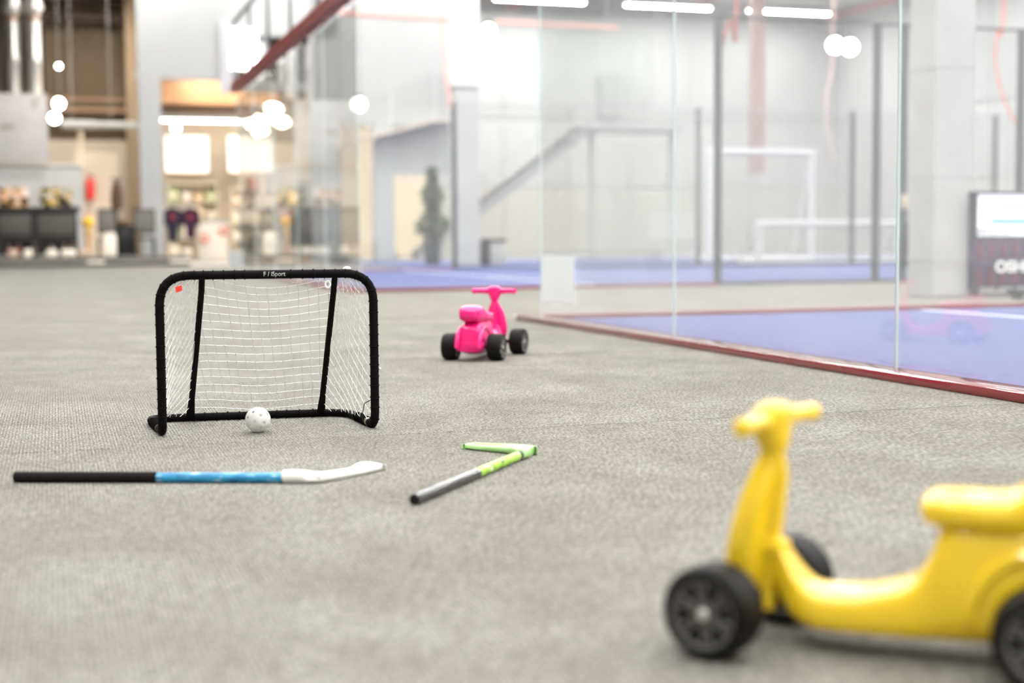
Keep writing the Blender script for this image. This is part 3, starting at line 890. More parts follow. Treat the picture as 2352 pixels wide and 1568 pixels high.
# ---- ride-on scooters
def ring_rr(cx, axis, hw, lo, hi, n=20, e=4.0, hw2=None):
    """rounded-rectangle ring in a plane; axis 'x': (cx, y, z) with z from lo to hi; axis 'z': (x, y, cx) with x from lo to hi"""
    out = []
    for j in range(n):
        a = 2 * math.pi * j / n
        c, s = math.cos(a), math.sin(a)
        px = math.copysign(abs(c) ** (2 / e), c); py = math.copysign(abs(s) ** (2 / e), s)
        mid = (lo + hi) / 2; hh = (hi - lo) / 2
        w = hw if hw2 is None else hw + (hw2 - hw) * (py + 1) / 2
        if axis == 'x': out.append((cx, px * w, mid + py * hh))
        else: out.append((mid + px * hh, py * hw, cx))
    return out
def resample(st, n):
    """smooth (Catmull-Rom) resampling of station tuples"""
    out = []
    k = len(st)
    for i in range(k - 1):
        p0, p1, p2, p3 = st[max(0, i - 1)], st[i], st[i + 1], st[min(k - 1, i + 2)]
        for j in range(n):
            u = j / n
            out.append(tuple(.5 * (2 * b + (c - a) * u + (2 * a - 5 * b + 4 * c - d) * u * u + (3 * b - a - 3 * c + d) * u ** 3) for a, b, c, d in zip(p0, p1, p2, p3)))
    out.append(st[-1]); return out
WB, WR, WW, TK = .372, .0615, .066, .108
def tyre_mesh():
    h = WW / 2
    return MB().lathe([(.040, -h + .008), (.046, -h + .002), (.050, -h), (.057, -h + .002), (WR - .001, -h + .008), (WR, -h + .014), (WR, h - .014), (WR - .001, h - .008),
                       (.057, h - .002), (.050, h), (.046, h - .002), (.040, h - .008)], 40, 'y').mesh('wheel', TYRE)
def rim_mesh():
    mb = MB(); h = WW / 2
    for sg in (1, -1):
        y = sg * (h - .012)
        mb.lathe([(.001, y), (.043, y)], 32, 'y')
        mb.lathe([(.0385, y), (.0415, y + sg * .008), (.045, y + sg * .010), (.047, y + sg * .008), (.046, y)], 32, 'y')
        mb.lathe([(.016, y), (.014, y + sg * .008), (.009, y + sg * .009)], 20, 'y')
        for k in range(6):
            for dd in (-.16, .16):
                a = 2 * math.pi * k / 6 + dd
                ca, sa = math.cos(a), math.sin(a)
                p = [(ca * .011, y + sg * .004, sa * .011), (ca * .041, y + sg * .006, sa * .041)]
                mb.tube(p, .0034, 6)
    return mb.mesh('rim', RIM)
def cap_mesh(sg):
    mb = MB(); h = WW / 2
    if True:
        y = sg * (h - .005)
        mb.lathe([(.001, y - sg * .006), (.0095, y - sg * .006), (.0095, y), (.006, y + sg * .004), (.001, y + sg * .005)], 18, 'y')
    return mb.mesh('axle_cap', CAPM)
TYM, RIMM, CAPA, CAPB = tyre_mesh(), rim_mesh(), cap_mesh(1), cap_mesh(-1)
def scooter(label, plastic, loc, heading, steer):
    o = thing('ride_on_scooter', label, 'toy scooter', loc, heading, group='ride-on toy scooters')
    body = resample([(-.440, .060, .120, .035, .030), (-.434, .040, .150, .055, .044), (-.405, .034, .175, .061, .047), (-.36, .031, .184, .062, .048), (-.30, .029, .186, .062, .050),
                     (-.262, .028, .184, .061, .052), (-.247, .028, .172, .060, .053), (-.236, .028, .140, .059, .053), (-.218, .028, .108, .058, .053), (-.192, .028, .093, .057, .053),
                     (-.15, .028, .082, .056, .053), (-.11, .028, .079, .054, .051), (-.085, .031, .082, .051, .048), (-.066, .038, .100, .046, .042), (-.05, .052, .124, .038, .034),
                     (-.040, .070, .140, .030, .027), (-.030, .088, .142, .022, .020)], 4)
    MB().loft([ring_rr(x, 'x', w, lo, hi, 24, 4.5, w2) for (x, lo, hi, w, w2) in body]).obj('body', plastic, o, angle=.9)
    seat = resample([(-.221, .190, .202, .024), (-.226, .181, .210, .045), (-.242, .174, .2165, .056), (-.27, .172, .2175, .060), (-.318, .171, .2175, .060), (-.342, .171, .225, .059),
                     (-.360, .173, .245, .057), (-.40, .174, .251, .054), (-.437, .179, .245, .048), (-.452, .192, .232, .034), (-.456, .205, .222, .020)], 4)
    MB().loft([ring_rr(x, 'x', w, lo, hi, 24, 3.2) for (x, lo, hi, w) in seat]).obj('seat', plastic, o, angle=.9)
    for sg in (1, -1):     # fender arches over the rear wheels
        pts = [(-WB + .088 * math.cos(a), sg * (.053 if .06 + .088 * math.sin(a) < .12 else .050), .062 + .088 * math.sin(a)) for a in [math.pi * k / 14 for k in range(15)]]
        MB().tube([(p[0], p[1], p[2]) for p in pts], [.010] * 15, 10).obj('fender', plastic, o)
    # bumper band at the back
    MB().loft([ring_rr(x, 'x', w, .046, .086, 20, 6) for (x, w) in ((-.449, .052), (-.446, .060), (-.41, .064), (-.40, .060))]).obj('bumper', plastic, o, angle=.9)
    MB().tube([(-WB, -TK + .02, WR), (-WB, TK - .02, WR)], .010, 10).obj('rear_axle', BLACKP, o)
    S = Matrix.Rotation(steer, 4, 'Z')
    sh = resample([(.034, -.006, .006, .010), (.040, -.005, .012, .017), (.065, .002, .020, .034), (.095, .003, .027, .046), (.13, -.001, .0265, .050), (.165, -.007, .025, .048),
                   (.20, -.015, .0225, .040), (.228, -.022, .0195, .028), (.246, -.027, .0175, .0185), (.258, -.030, .017, .0155), (.268, -.031, .018, .017)], 4)
    m_ = MB().loft([[(p[0], p[1], p[2]) for p in ring_rr(z, 'z', hw, xc - hd, xc + hd, 22, 2.4)] for (z, xc, hd, hw) in sh])
    shd = m_.xf(S).obj('front_shield', plastic, o, angle=.9)
    MB().tube([(-.022, 0, .045), (-.025, 0, .12), (-.033, 0, .17), (-.041, 0, .225), (-.042, 0, .25)], [.013, .014, .013, .011, .008], 12).xf(S).obj('column', plastic, shd)
    MB().cbox(-.050, -.012, -.018, .018, .118, .142, .006).xf(S).obj('column_collar', plastic, shd)
    hd_ = resample([(.256, -.031, .015, .015), (.266, -.031, .019, .021), (.28, -.029, .023, .027), (.295, -.028, .025, .031), (.308, -.029, .025, .032), (.319, -.031, .021, .027), (.325, -.033, .011, .014)], 4)
    hb = MB().loft([ring_rr(z, 'z', hw, xc - hd, xc + hd, 22, 2.3) for (z, xc, hd, hw) in hd_]).xf(S).obj('handlebar_head', plastic, o, angle=.9)
    for sg in (1, -1):
        MB().tube([(-.030, sg * .018, .300), (-.032, sg * .05, .302), (-.036, sg * .085, .302), (-.039, sg * .105, .301), (-.040, sg * .110, .301)], [.016, .0125, .0115, .0130, .008], 12).xf(S).obj('handle_grip', plastic, hb)
    MB().cbox(-.022, .022, -.022, .022, .040, .075, .006).xf(S).obj('fork', BLACKP, o)
    MB().tube([(0, -TK + .02, WR), (0, TK - .02, WR)], .011, 10).xf(S).obj('front_axle', BLACKP, o)
    for (x, st_) in ((0, steer), (-WB, 0.0)):
        for sg in (1, -1):
            w = bpy.data.objects.new('wheel', TYM); COL.objects.link(w); w.parent = o
            p = Vector((x, sg * TK, WR))
            if st_: p = Matrix.Rotation(st_, 3, 'Z') @ p
            w.location = p; w.rotation_euler = (0, random.uniform(0, 1), st_)
            for nm, me_ in (('rim', RIMM), ('axle_cap', CAPA), ('axle_cap', CAPB)):
                c = bpy.data.objects.new(nm, me_); COL.objects.link(c); c.parent = w
    return o
yh = math.atan2(.351, -.936)
scooter('yellow plastic ride-on scooter with black wheels in the near right corner', YEL, Vector((.323, 1.902, 0)), yh, math.radians(-16))
ph = math.radians(90 - 16)
prr, prl = gp(1138, 827.5), gp(1039, 826.5)
prc = (prr + prl) / 2
pf = prc + Vector((math.cos(ph), math.sin(ph), 0)) * WB
scooter('pink plastic ride-on scooter standing beyond the small goal', PINK, Vector((pf.x, pf.y, 0)), ph, math.radians(-3))

# ---- paper notices on the glass
def notice(label, x0, x1, y0, y1, s):
    t0, _ = PS(x1, (y0 + y1) / 2, s); t1, _ = PS(x0, (y0 + y1) / 2, s)
    _, zb = PS((x0 + x1) / 2, y1, s); _, zt_ = PS((x0 + x1) / 2, y0, s)
    o = hthing('paper_notice', label, 'notice', s, (t0 + t1) / 2, max(zb, .04), group='paper notices taped to the glass')
    w, h = abs(t1 - t0) / 2, zt_ - zb
    MB().box(-.0015, 0, -w, w, 0, h).obj('sheet', PAPER, o, smooth=False)
    for sg in (-1, 1):
        MB().box(-.0025, -.0015, sg * w - .012, sg * w + .012, h - .014, h + .008).obj('tape', mat('clear_tape', (0.75, 0.78, 0.78), 0.2), o, smooth=False)
notice('white paper notice taped low on the near court glass behind the pink scooter', 1246, 1318, 586, 694, .127)
notice('pale paper notice taped low on the far court glass above the goal', 526, 557, 574, 614, .127)

# ================================================================== RESTAURANT (far left)
TD = 25.4
s0d = -12.0; s1d = PT(438, 606, TD)[0]
deck = hthing('platform_deck', 'low grey boarded deck carrying the restaurant tables', 'platform', 0, TD)
DH = .23
for i in range(4):
    MB().box(s0d, s1d, .02 + i * .62, .60 + i * .62, DH - .035, DH).obj('deck_board', DECKM, deck, smooth=False)
MB().box(s0d, s1d, .03, 2.48, 0, DH - .036).obj('deck_core', DECKD, deck, smooth=False)
MB().box(s0d, s1d, -.02, .03, .06, .155).obj('edge_board', DECKM, deck, smooth=False)
MB().box(s0d, s1d - .02, -.005, .03, .155, DH - .036).obj('edge_strip', DECKD, deck, smooth=False)
for i in range(2):
    MB().cbox(PT((200, 390)[i], 600, TD)[0], PT((240, 437)[i], 600, TD)[0], -.035, -.02, .075, .14, .01).obj('step_light', CREAMB, deck)

def chair(label, x0, x1, t, yb_top, yb_bot, wick=WICKERL, z0=DH, arms=True, rot=0.0, group='dark restaurant chairs on the deck', frame=BLK):
    a, b, zb0, zb1 = PB(x0, x1, yb_top, yb_bot, t)
    w = (b - a) / 2
    o = thing('wicker_chair', label, 'chair', HP((a + b) / 2, t, z0), HROT + rot, group=group)
    zb0 -= z0; zb1 -= z0
    zs = min(.45, zb0 + .05)
    MB().cbox(-w * .9, w * .9, -.03, .03, zb0, zb1, .02).obj('backrest', wick, o)
    mb = MB()
    mb.cbox(-w, -w * .88, -.04, .04, zb0 - .06, zb1 + .03, .01); mb.cbox(w * .88, w, -.04, .04, zb0 - .06, zb1 + .03, .01)
    mb.cbox(-w, w, -.045, .045, zb1, zb1 + .045, .012); mb.cbox(-w, w, -.045, .045, zb0 - .06, zb0, .012)
    o2 = mb.obj('back_frame', frame, o)
    MB().cbox(-w, w, .0, .55, zs - .06, zs, .02).obj('seat', frame, o)
    for sx in (-1, 1):
        for y in (.0, .5):
            MB().box(sx * (w - .025) - .022, sx * (w - .025) + .022, y - .022, y + .022, 0, zs).obj('leg', frame, o, smooth=False)
        if arms:
            MB().cbox(sx * (w - .025) - .03, sx * (w - .025) + .03, -.02, .52, zs + .17, zs + .21, .012).obj('armrest', frame, o)
    return o
chair('wide dark wicker armchair at the left end of the deck, cut by the picture edge', -6, 76, TD + .5, 492, 538, wick=WICKER)
chair('wide dark wicker armchair beside the gumball machine', 82, 178, TD + .5, 492, 538, wick=WICKER)
chair('grey wicker chair behind the tall cream lantern', 224, 267, TD + .9, 484, 530)
chair('grey wicker chair in front of the white partition pier', 307, 356, TD + .9, 484, 530)
# dark bar rail behind the armchairs
a, b, z0, z1 = PB(-60, 184, 478, 486, TD + 1.6)
o = hthing('bar_table', 'long black bar table behind the wide armchairs', 'table', 0, TD + 1.6, DH)
MB().cbox(a, b, -.2, .35, z0 - DH, z1 - DH + .03, .015).obj('table_top', BLK, o)
MB().box(a + .1, b - .1, .1, .14, .05, z0 - DH).obj('front_panel', mat('dark_panel', (0.03, 0.025, 0.02), 0.6), o, smooth=False)
for x in (a + .1, (a + b) / 2, b - .15):
    MB().box(x, x + .06, -.15, -.09, 0, z0 - DH).obj('leg', BLK, o, smooth=False)
# small dark table with things between the wicker chairs
a, b, z0, z1 = PB(262, 312, 484, 575, TD + 1.75)
o = hthing('dining_table', 'black square table between the two grey wicker chairs', 'table', (a + b) / 2, TD + 1.75, DH)
w = (b - a) / 2
MB().cbox(-w * 1.3, w * 1.3, -.22, .22, .70, .75, .01).obj('table_top', BLK, o)
MB().cbox(-w * .85, w * .85, -.2, .2, .05, .70, .02).obj('pedestal', BLK, o)
MB().cbox(-w * 1.1, w * 1.1, -.2, .2, 0, .05, .01).obj('foot', BLK, o)
o = hthing('serving_bowl', 'brown wooden bowl on the black square table', 'bowl', (a + b) / 2 - .05, TD + 1.7, DH + .75)
MB().lathe([(.05, 0), (.08, .01), (.16, .10), (.15, .10), (.07, .02), (.02, .015)], 20).obj('bowl_body', WOOD, o)
# cream lantern and low cream boxes on the deck edge
def cream(name, label, cat, x0, x1, y0, y1, t, group=None, mm=CREAMB):
    a, b, z0, z1 = PB(x0, x1, y0, y1, t)
    h = z1 - DH; w = (b - a) / 2
    o = hthing(name, label, cat, (a + b) / 2, t, DH, group=group)
    MB().cbox(-w, w, -w, w, 0, h * .9, w * .25).obj('box_body', mm, o)
    MB().cbox(-w * .8, w * .8, -w * .8, w * .8, h * .9, h, w * .2).obj('lid', mm, o)
    return o
cream('floor_lantern', 'tall cream floor lantern on the deck before a wicker chair', 'lantern', 237, 267, 534, 586, TD + .25)
for i, (x0, x1, lb) in enumerate(((18, 42, 'leftmost small cream box on the deck edge'), (54, 75, 'second small cream box on the deck edge, under the left armchair'), (106, 132, 'third small cream box on the deck edge, whitest of the row'), (140, 175, 'widest cream box on the deck edge, left of the gumball machine'), (180, 210, 'tan box on the deck edge at the foot of the gumball machine'))):
    cream('storage_box', lb, 'box', x0, x1, 572, 588, TD + .3, group='low boxes along the deck edge', mm=(mat('tan_box', (0.55, 0.42, 0.32), 0.7) if i in (0, 4) else CREAMB))
# gumball machine
a, b, z0, z1 = PB(194, 212, 494, 576, TD + .75)
o = hthing('gumball_machine', 'gumball machine with round yellow globe on a slim stand', 'gumball machine', (a + b) / 2, TD + .75, DH)
H_ = z1 - DH
MB().lathe([(.10, 0), (.11, .02), (.05, .05), (.045, H_ * .45), (.08, H_ * .47), (.085, H_ * .72)], 20).obj('stand', print_mat('candy_column', [(0.75, 0.65, 0.5), (0.6, 0.12, 0.05), (0.75, 0.55, 0.2), (0.2, 0.3, 0.1)], (9, 9, 9)), o)
MB().sphere((0, 0, H_ * .83), H_ * .145, 18, 12).obj('globe', GOLD, o)
MB().lathe([(.07, H_ * .95), (.06, H_ * .99), (.02, H_)], 16).obj('lid', REDE, o)
# bottles and small dark things under the armchairs
for i, (x, c, lb) in enumerate(((20, (0.30, 0.03, 0.03), 'dark red bottle'), (42, (0.32, 0.05, 0.05), 'red bottle'), (76, (0.30, 0.22, 0.13), 'tan jar with pale lid'), (118, (0.28, 0.2, 0.05), 'amber bottle'), (148, (0.35, 0.25, 0.15), 'brown bottle'), (166, (0.2, 0.16, 0.12), 'dark brown bottle'))):
    ss = PT(x, 560, TD + 1.27)[0]
    o = hthing('bottle', lb + ' on the deck behind the wide armchairs', 'bottle', ss, TD + 1.27, DH, group='bottles behind the wide armchairs')
    hh = .24 + .03 * (i % 3)
    MB().lathe([(.055, 0), (.07, .02), (.07, hh * .6), (.03, hh * .8), (.03, hh)], 14).obj('bottle_body', mat('bottle_%d' % i, c, 0.3), o)
    MB().lathe([(.034, hh), (.034, hh + .03)], 12).obj('cap', CREAMB, o)
# white kiosk with two picture hatches
TK_ = 30.0
a, b, z0, z1 = PB(-90, 190, 380, 478, TK_)
o = hthing('serving_kiosk', 'white serving kiosk with two lit picture hatches', 'kiosk', 0, TK_)
MB().cbox(a, b, 0, 1.6, 0, z1, .03).obj('kiosk_body', mat('kiosk_white', (0.54, 0.525, 0.51), 0.7), o)
MB().cbox(a, b + .05, -.06, 1.6, z1, z1 + .06, .02).obj('cornice', mat('kiosk_trim', (0.85, 0.80, 0.72), 0.6), o)
pics = [[(0.02, 0.015, 0.01), (0.85, 0.45, 0.06), (0.9, 0.75, 0.5), (0.6, 0.1, 0.06), (0.9, 0.85, 0.75)],
        [(0.02, 0.015, 0.01), (0.85, 0.55, 0.03), (0.9, 0.7, 0.45), (0.05, 0.12, 0.03), (0.7, 0.7, 0.72)]]
for i, (x0, x1) in enumerate(((-2, 66), (92, 165))):
    p, q, z0, z1 = PB(x0, x1, 431, 480, TK_ - .05)
    MB().cbox(p, q, -.05, 0, z0, z1, .01).obj('hatch_picture', print_mat('hatch_print_%d' % i, pics[i], (4.5, 4.5, 5.5), .5, .0, .46, .60), o)
    MB().cbox(p - .06, q + .06, -.14, 0, z0 - .08, z0, .01).obj('hatch_shelf', GREYL, o)
a, b, z0, z1 = PB(-60, 110, 214, 372, TK_ - .2)
o = hthing('hanging_board', 'large pale grey printed board hanging above the kiosk', 'board', (a + b) / 2, TK_ - .2, z0)
MB().cbox(-(b - a) / 2, (b - a) / 2, -.03, .03, 0, z1 - z0, .01).obj('board_panel', print_mat('board_print', [(0.34, 0.29, 0.24), (0.56, 0.53, 0.50), (0.58, 0.55, 0.53), (0.60, 0.57, 0.56), (0.46, 0.40, 0.34)], (1.1, 1, 1.6), .5), o)
for x in (-1.2, 1.2):
    MB().tube([(x, 0, z1 - z0), (x, 0, CZ - z0)], .012, 6).obj('hanger', GREYB, o)
# fire extinguisher on the cream wall
a, b, z0, z1 = PB(196, 216, 402, 460, TK_ + 1.2)
hstruct('wall_kiosk_side', MB().box(b - .45, PT(272, 400, TK_ + 1.3)[0], 0, .2, 0, PT(240, 400, TK_ + 1.3)[1] + .6), CREAM, 0, TK_ + 1.3, 0, label='short cream wall beside the kiosk')
o = hthing('fire_extinguisher', 'red fire extinguisher on the cream wall beside the kiosk', 'extinguisher', (a + b) / 2, TK_ + 1.15, z0)
h = z1 - z0
MB().lathe([(.07, 0), (.10, .02), (.105, h * .7), (.07, h * .82), (.03, h * .86), (.03, h * .95)], 20).obj('cylinder', REDE, o)
MB().cbox(-.05, .09, -.02, .02, h * .93, h, .006).obj('valve', BLACKP, o)
MB().tube([(.07, -.02, h * .95), (.14, -.03, h * .8), (.12, -.03, h * .4), (.10, -.05, h * .2)], .014, 8).obj('hose', REDE, o)
# dark coat stand
a, b, z0, z1 = PB(262, 276, 412, 580, TD + 2.28)
o = hthing('coat_stand', 'dark brown coat stand behind the black square table', 'coat stand', (a + b) / 2, TD + 2.28, DH)
MB().tube([(0, 0, 0), (0, 0, z1 - DH)], .035, 10).obj('pole', mat('dark_wood', (0.05, 0.028, 0.016), 0.5), o)
for k in range(4):
    q = k * math.pi / 2 + .4
    MB().tube([(0, 0, z1 - DH - .1), (.10 * math.cos(q), .10 * math.sin(q), z1 - DH - .02), (.12 * math.cos(q), .12 * math.sin(q), z1 - DH + .06)], .015, 8).obj('hook', MATS['dark_wood'], o)
    MB().tube([(0, 0, .12), (.17 * math.cos(q), .17 * math.sin(q), 0.02)], .02, 8).obj('leg', MATS['dark_wood'], o)
o = hthing('hanging_coat', 'dark brown coat hanging on the coat stand', 'coat', (a + b) / 2, TD + 2.1, z1 - .75)
MB().loft([[(math.cos(q) * w, math.sin(q) * w * .6, z) for q in [2 * math.pi * k / 12 for k in range(12)]] for (z, w) in ((0, .13), (.3, .15), (.55, .12), (.68, .05))]).obj('coat_body', mat('brown_coat', (0.10, 0.055, 0.03), 0.9), o)
# steel ducts, upper left
TS = 32.0
for i, (x0, x1, lb) in enumerate(((18, 45, 'polished steel duct at the far upper left'), (66, 94, 'second polished steel duct from the left edge'))):
    a, b, z0, z1 = PB(x0, x1, 48, 214, TS)
    o = hthing('steel_duct', lb, 'duct', (a + b) / 2, TS, z0, group='vertical steel ducts over the board')
    r = (b - a) / 2
    MB().lathe([(r, 0), (r, (z1 - z0) * .45), (r * 1.06, (z1 - z0) * .46), (r, (z1 - z0) * .47), (r, z1 - z0)], 20).obj('duct_pipe', CHROME, o)
    MB().lathe([(r * 1.02, z1 - z0), (r * 1.05, z1 - z0 + .10)], 20).obj('copper_collar', COPPER, o)
    MB().lathe([(r * .8, z1 - z0 + .10), (r * 1.55, z1 - z0 + .28), (r * 1.6, z1 - z0 + .36), (r * 1.2, z1 - z0 + .62), (r * 1.2, CZ - z0)], 24).obj('duct_hood', CHROME, o)
hstruct('wall_duct_recess', MB().box(-14.9, PT(100, 100, TS + .8)[0], 0, .1, PT(50, 214, TS + .8)[1], CZ), mat('dark_recess', (0.045, 0.035, 0.025), 0.8), 0, TS + .8, 0, label='dark recess behind the steel ducts')  # carried on left out of view to darken reflections in the court glass
# round white air duct
a, b, z0, z1 = PB(140, 330, 277, 297, 33.5)
o = hthing('air_duct', 'long round white air duct crossing the restaurant', 'duct', a, 33.5, (z0 + z1) / 2)
MB().lathe([((z1 - z0) / 2, 0), ((z1 - z0) / 2, (b - a) * .42), ((z1 - z0) * .42, (b - a) * .43), ((z1 - z0) * .42, (b - a))], 16, 'x').obj('duct_pipe', WHITE, o)
for x in (.3, (b - a) * .6):
    MB().tube([(x, 0, 0), (x, 0, CZ - (z0 + z1) / 2)], .012, 6).obj('hanger', GREYB, o)
a, b, z0, z1 = PB(182, 194, 300, 480, 33.6)
hstruct('pillar_slim', MB().box(a, b, 0, .2, 0, z1), CREAM, 0, 33.6, 0, label='slim cream post under the white air duct')

# glowing bulbs
def pendant(label, x, y, t, r_px, mm=BULB, group='glowing pendant bulbs'):
    s, z = PT(x, y, t)
    d = (HP(s, t, z) - _C).length
    r = r_px / FPX * d
    o = hthing('pendant_bulb', label, 'lamp', s, t, z - r, group=group)
    MB().sphere((0, 0, r), r, 14, 10).obj('bulb', mm, o)
    MB().lathe([(r * .45, 2 * r * .97), (r * .45, 2 * r + .08), (.02, 2 * r + .1)], 12).obj('socket', BLACKP, o)
    MB().tube([(0, 0, 2 * r + .08), (0, 0, CZ - z + r)], .006, 5).obj('cable', BLACKP, o)
pendant('large glowing bulb beside the hanging board, lower of the pair', 125, 271, 30.9, 11)
pendant('glowing bulb above the large one beside the hanging board', 135, 238, 32.0, 11)
pendant('small bright bulb high in front of the brown wall', 135, 152, 33, 4.5, BULBW)
pendant('single bulb hanging in the tall shop opening', 404, 294, 30, 8, BULBW)
pendant('leftmost bulb of the cluster behind the court glass', 576, 284, 31, 10)
pendant('upper middle bulb of the cluster behind the court glass', 592, 272, 32.2, 7)
pendant('upper right bulb of the cluster behind the court glass', 609, 274, 31.8, 8)
pendant('lowest bulb of the cluster behind the court glass', 590, 302, 30.6, 9)
pendant('lower right bulb of the cluster behind the court glass', 606, 300, 29.9, 8)
pendant('single round bulb right of the bulb cluster', 638, 250, 30, 9, BULBW)
pendant('left lamp of the bright pair above the walkway', 869, 150, 34, 11, BULBW)
pendant('right lamp of the bright pair above the walkway', 900, 152, 34, 11, BULBW)
pendant('big white globe lamp right of the white pillar', 1122, 70, 30, 14, BULBW)
pendant('pale globe lamp in front of the walkway railing', 824, 240, 26.5, 16, mat('pale_globe', (1, 1, 1), 0.4, emit=(1, 0.98, 0.94), estr=3))
pendant('left glowing globe added for a lamp reflection high in the near glass', 1918, 104, 32, 16, BULBW)  # this globe and the next are added in place of a lamp reflection
pendant('right glowing globe added for a lamp reflection high in the near glass', 1952, 108, 32, 16, BULBW)

# ================================================================== SHOP (behind the tall opening)
a, b, z0, z1 = PB(340, 640, 265, 280, 34)
o = hthing('linear_lamp', 'long white lit lamp crossing the shop', 'lamp', a, 34, z0)
MB().box(0, b - a, -.06, .06, .05, z1 - z0 + .05).obj('housing', MATS['lamp_housing'], o, smooth=False)
MB().box(.05, b - a - .05, -.05, .05, 0, .05).obj('lit_tube', mat('lit_linear_tube', (1, 1, 1), 0.4, emit=(1, .95, .9), estr=9), o, smooth=False)
for x in (.4, b - a - .4):
    MB().tube([(x, 0, .1), (x, 0, 5.6 - z0)], .01, 5).obj('hanger', GREYB, o)
# bright backlit sign boards high in the shop
for i, (x0, x1, lb) in enumerate(((380, 478, 'bright white backlit board high in the shop opening'), (524, 628, 'bright backlit board in the shop behind the court glass'))):
    p, q, z0, z1 = PB(x0, x1, 312, 396, 35.6)
    o = hthing('backlit_board', lb, 'board', (p + q) / 2, 35.6, z0)
    MB().cbox(-(q - p) / 2, (q - p) / 2, -.05, .05, 0, z1 - z0, .02).obj('lit_face', mat('backlit_white', (1, 1, 1), 0.5, emit=(1, .96, .86), estr=.7), o)
    MB().box(-(q - p) / 2, (q - p) / 2, -.06, .4, -.06, -.01).obj('ledge', WOOD, o, smooth=False)
    MB().box(-.1, .1, .05, .5, .1, .3).obj('bracket', GREYB, o, smooth=False)
# shelving with goods
def shelves(label, x0, x1, y0, y1, t, cols, n, rows, goods_label, cname):
    a, b, z0, z1 = PB(x0, x1, y0, y1, t)
    o = hthing('shelf_unit', label, 'shelf', (a + b) / 2, t, 0)
    w = (b - a) / 2
    for sx in (-w, w - .04):
        MB().box(sx, sx + .04, -.2, .2, 0, z1).obj('side_panel', CREAMB, o, smooth=False)
    MB().box(-w, w, .18, .2, 0, z1).obj('back_panel', CREAM, o, smooth=False)
    for r in range(rows + 1):
        z = .1 + (z1 - .15) * r / rows
        MB().box(-w, w, -.2, .18, z - .03, z).obj('shelf_board', CREAMB, o, smooth=False)
    k = 0
    names = ['front left', 'middle', 'right']
    for r in range(rows):
        z = .1 + (z1 - .15) * r / rows
        for i in range(n):
            c = cols[(r * 3 + i * 2) % len(cols)]
            ww = 2 * w / n
            g = hthing('boxed_goods', '%s carton, %s from the left on the %s shelf of the %s' % (cname[cols.index(c)], ('first', 'second', 'third', 'fourth')[i], ('lowest', 'second lowest', 'second highest', 'top')[r], goods_label), 'box', (a + b) / 2 - w + ww * (i + .5), t - .02, z, group='cartons on the shelves, ' + goods_label)
            hh = (z1 - .15) / rows * random.uniform(.45, .75)
            MB().cbox(-ww * .38, ww * .38, -.12, .12, 0, hh, .015).obj('carton', mat('goods_%s' % cname[cols.index(c)], c, 0.6), g)
            MB().box(-ww * .25, ww * .25, -.122, -.12, hh * .3, hh * .7).obj('carton_label', CREAMB, g, smooth=False)
gc = [(0.85, 0.78, 0.65), (0.75, 0.50, 0.22), (0.82, 0.80, 0.74), (0.45, 0.55, 0.25), (0.80, 0.62, 0.36), (0.70, 0.66, 0.60)]
shelves('cream shelf unit seen through the tall shop opening', 385, 500, 418, 585, 35.2, gc, 4, 4, 'shop opening', ['cream', 'tan', 'off-white', 'green', 'amber', 'grey'])
shelves('tan shelf unit with boxed goods behind the far court glass', 532, 628, 430, 585, 34.5, [(0.62, 0.42, 0.16), (0.70, 0.62, 0.45), (0.45, 0.40, 0.18), (0.75, 0.70, 0.62), (0.55, 0.36, 0.15)], 4, 4, 'unit behind glass', ['brown', 'sand', 'olive', 'pale', 'ochre'])
# T-shirts on a rail
TR = 29.2
a, b, z0, z1 = PB(376, 456, 480, 566, TR)
o = hthing('clothes_rail', 'steel clothes rail holding dark shirts beside the white pier', 'clothes rail', (a + b) / 2, TR, 0)
w = (b - a) / 2
MB().tube([(-w, 0, z1 + .05), (w, 0, z1 + .05)], .015, 8).obj('rail', CHROME, o)
for sx in (-w, w):
    MB().tube([(sx, 0, 0), (sx, 0, z1 + .05)], .015, 8).obj('upright', CHROME, o)
    MB().box(sx - .02, sx + .02, -.25, .25, 0, .04).obj('foot', CHROME, o, smooth=False)
def shirt(label, sx, c, wd, ln):
    o = hthing('hanging_shirt', label, 'shirt', (a + b) / 2 + sx, TR - .02, z1 + .02, group='dark shirts on the clothes rail')
    out = [(-.08, 0), (-wd, -.10), (-wd * 1.02, -.42), (-wd * .62, -.45), (-wd * .55, -.36), (-wd * .42, -ln), (wd * .42, -ln), (wd * .55, -.36), (wd * .62, -.45), (wd * 1.02, -.42), (wd, -.10), (.08, 0)]
    mb = MB().prism(out, -.06, .06)
    mb.xf(Matrix.Rotation(math.pi / 2, 4, 'X')).obj('shirt_body', c, o)
    MB().sphere((0, -.065, -.22), .10, 10, 6, 1, .12, 1).obj('chest_print', mat('chest_red', (0.20, 0.02, 0.04), 0.8), o)
    MB().tube([(0, 0, -.02), (0, 0, .05)], .008, 6).obj('hanger_hook', CHROME, o)
shirt('black shirt with dark red print hanging nearest the white pier', -.22, NAVY, .26, .85)
shirt('dark plum shirt hanging at the right end of the rail', .24, mat('plum_cloth', (0.035, 0.008, 0.03), 0.9), .24, .80)
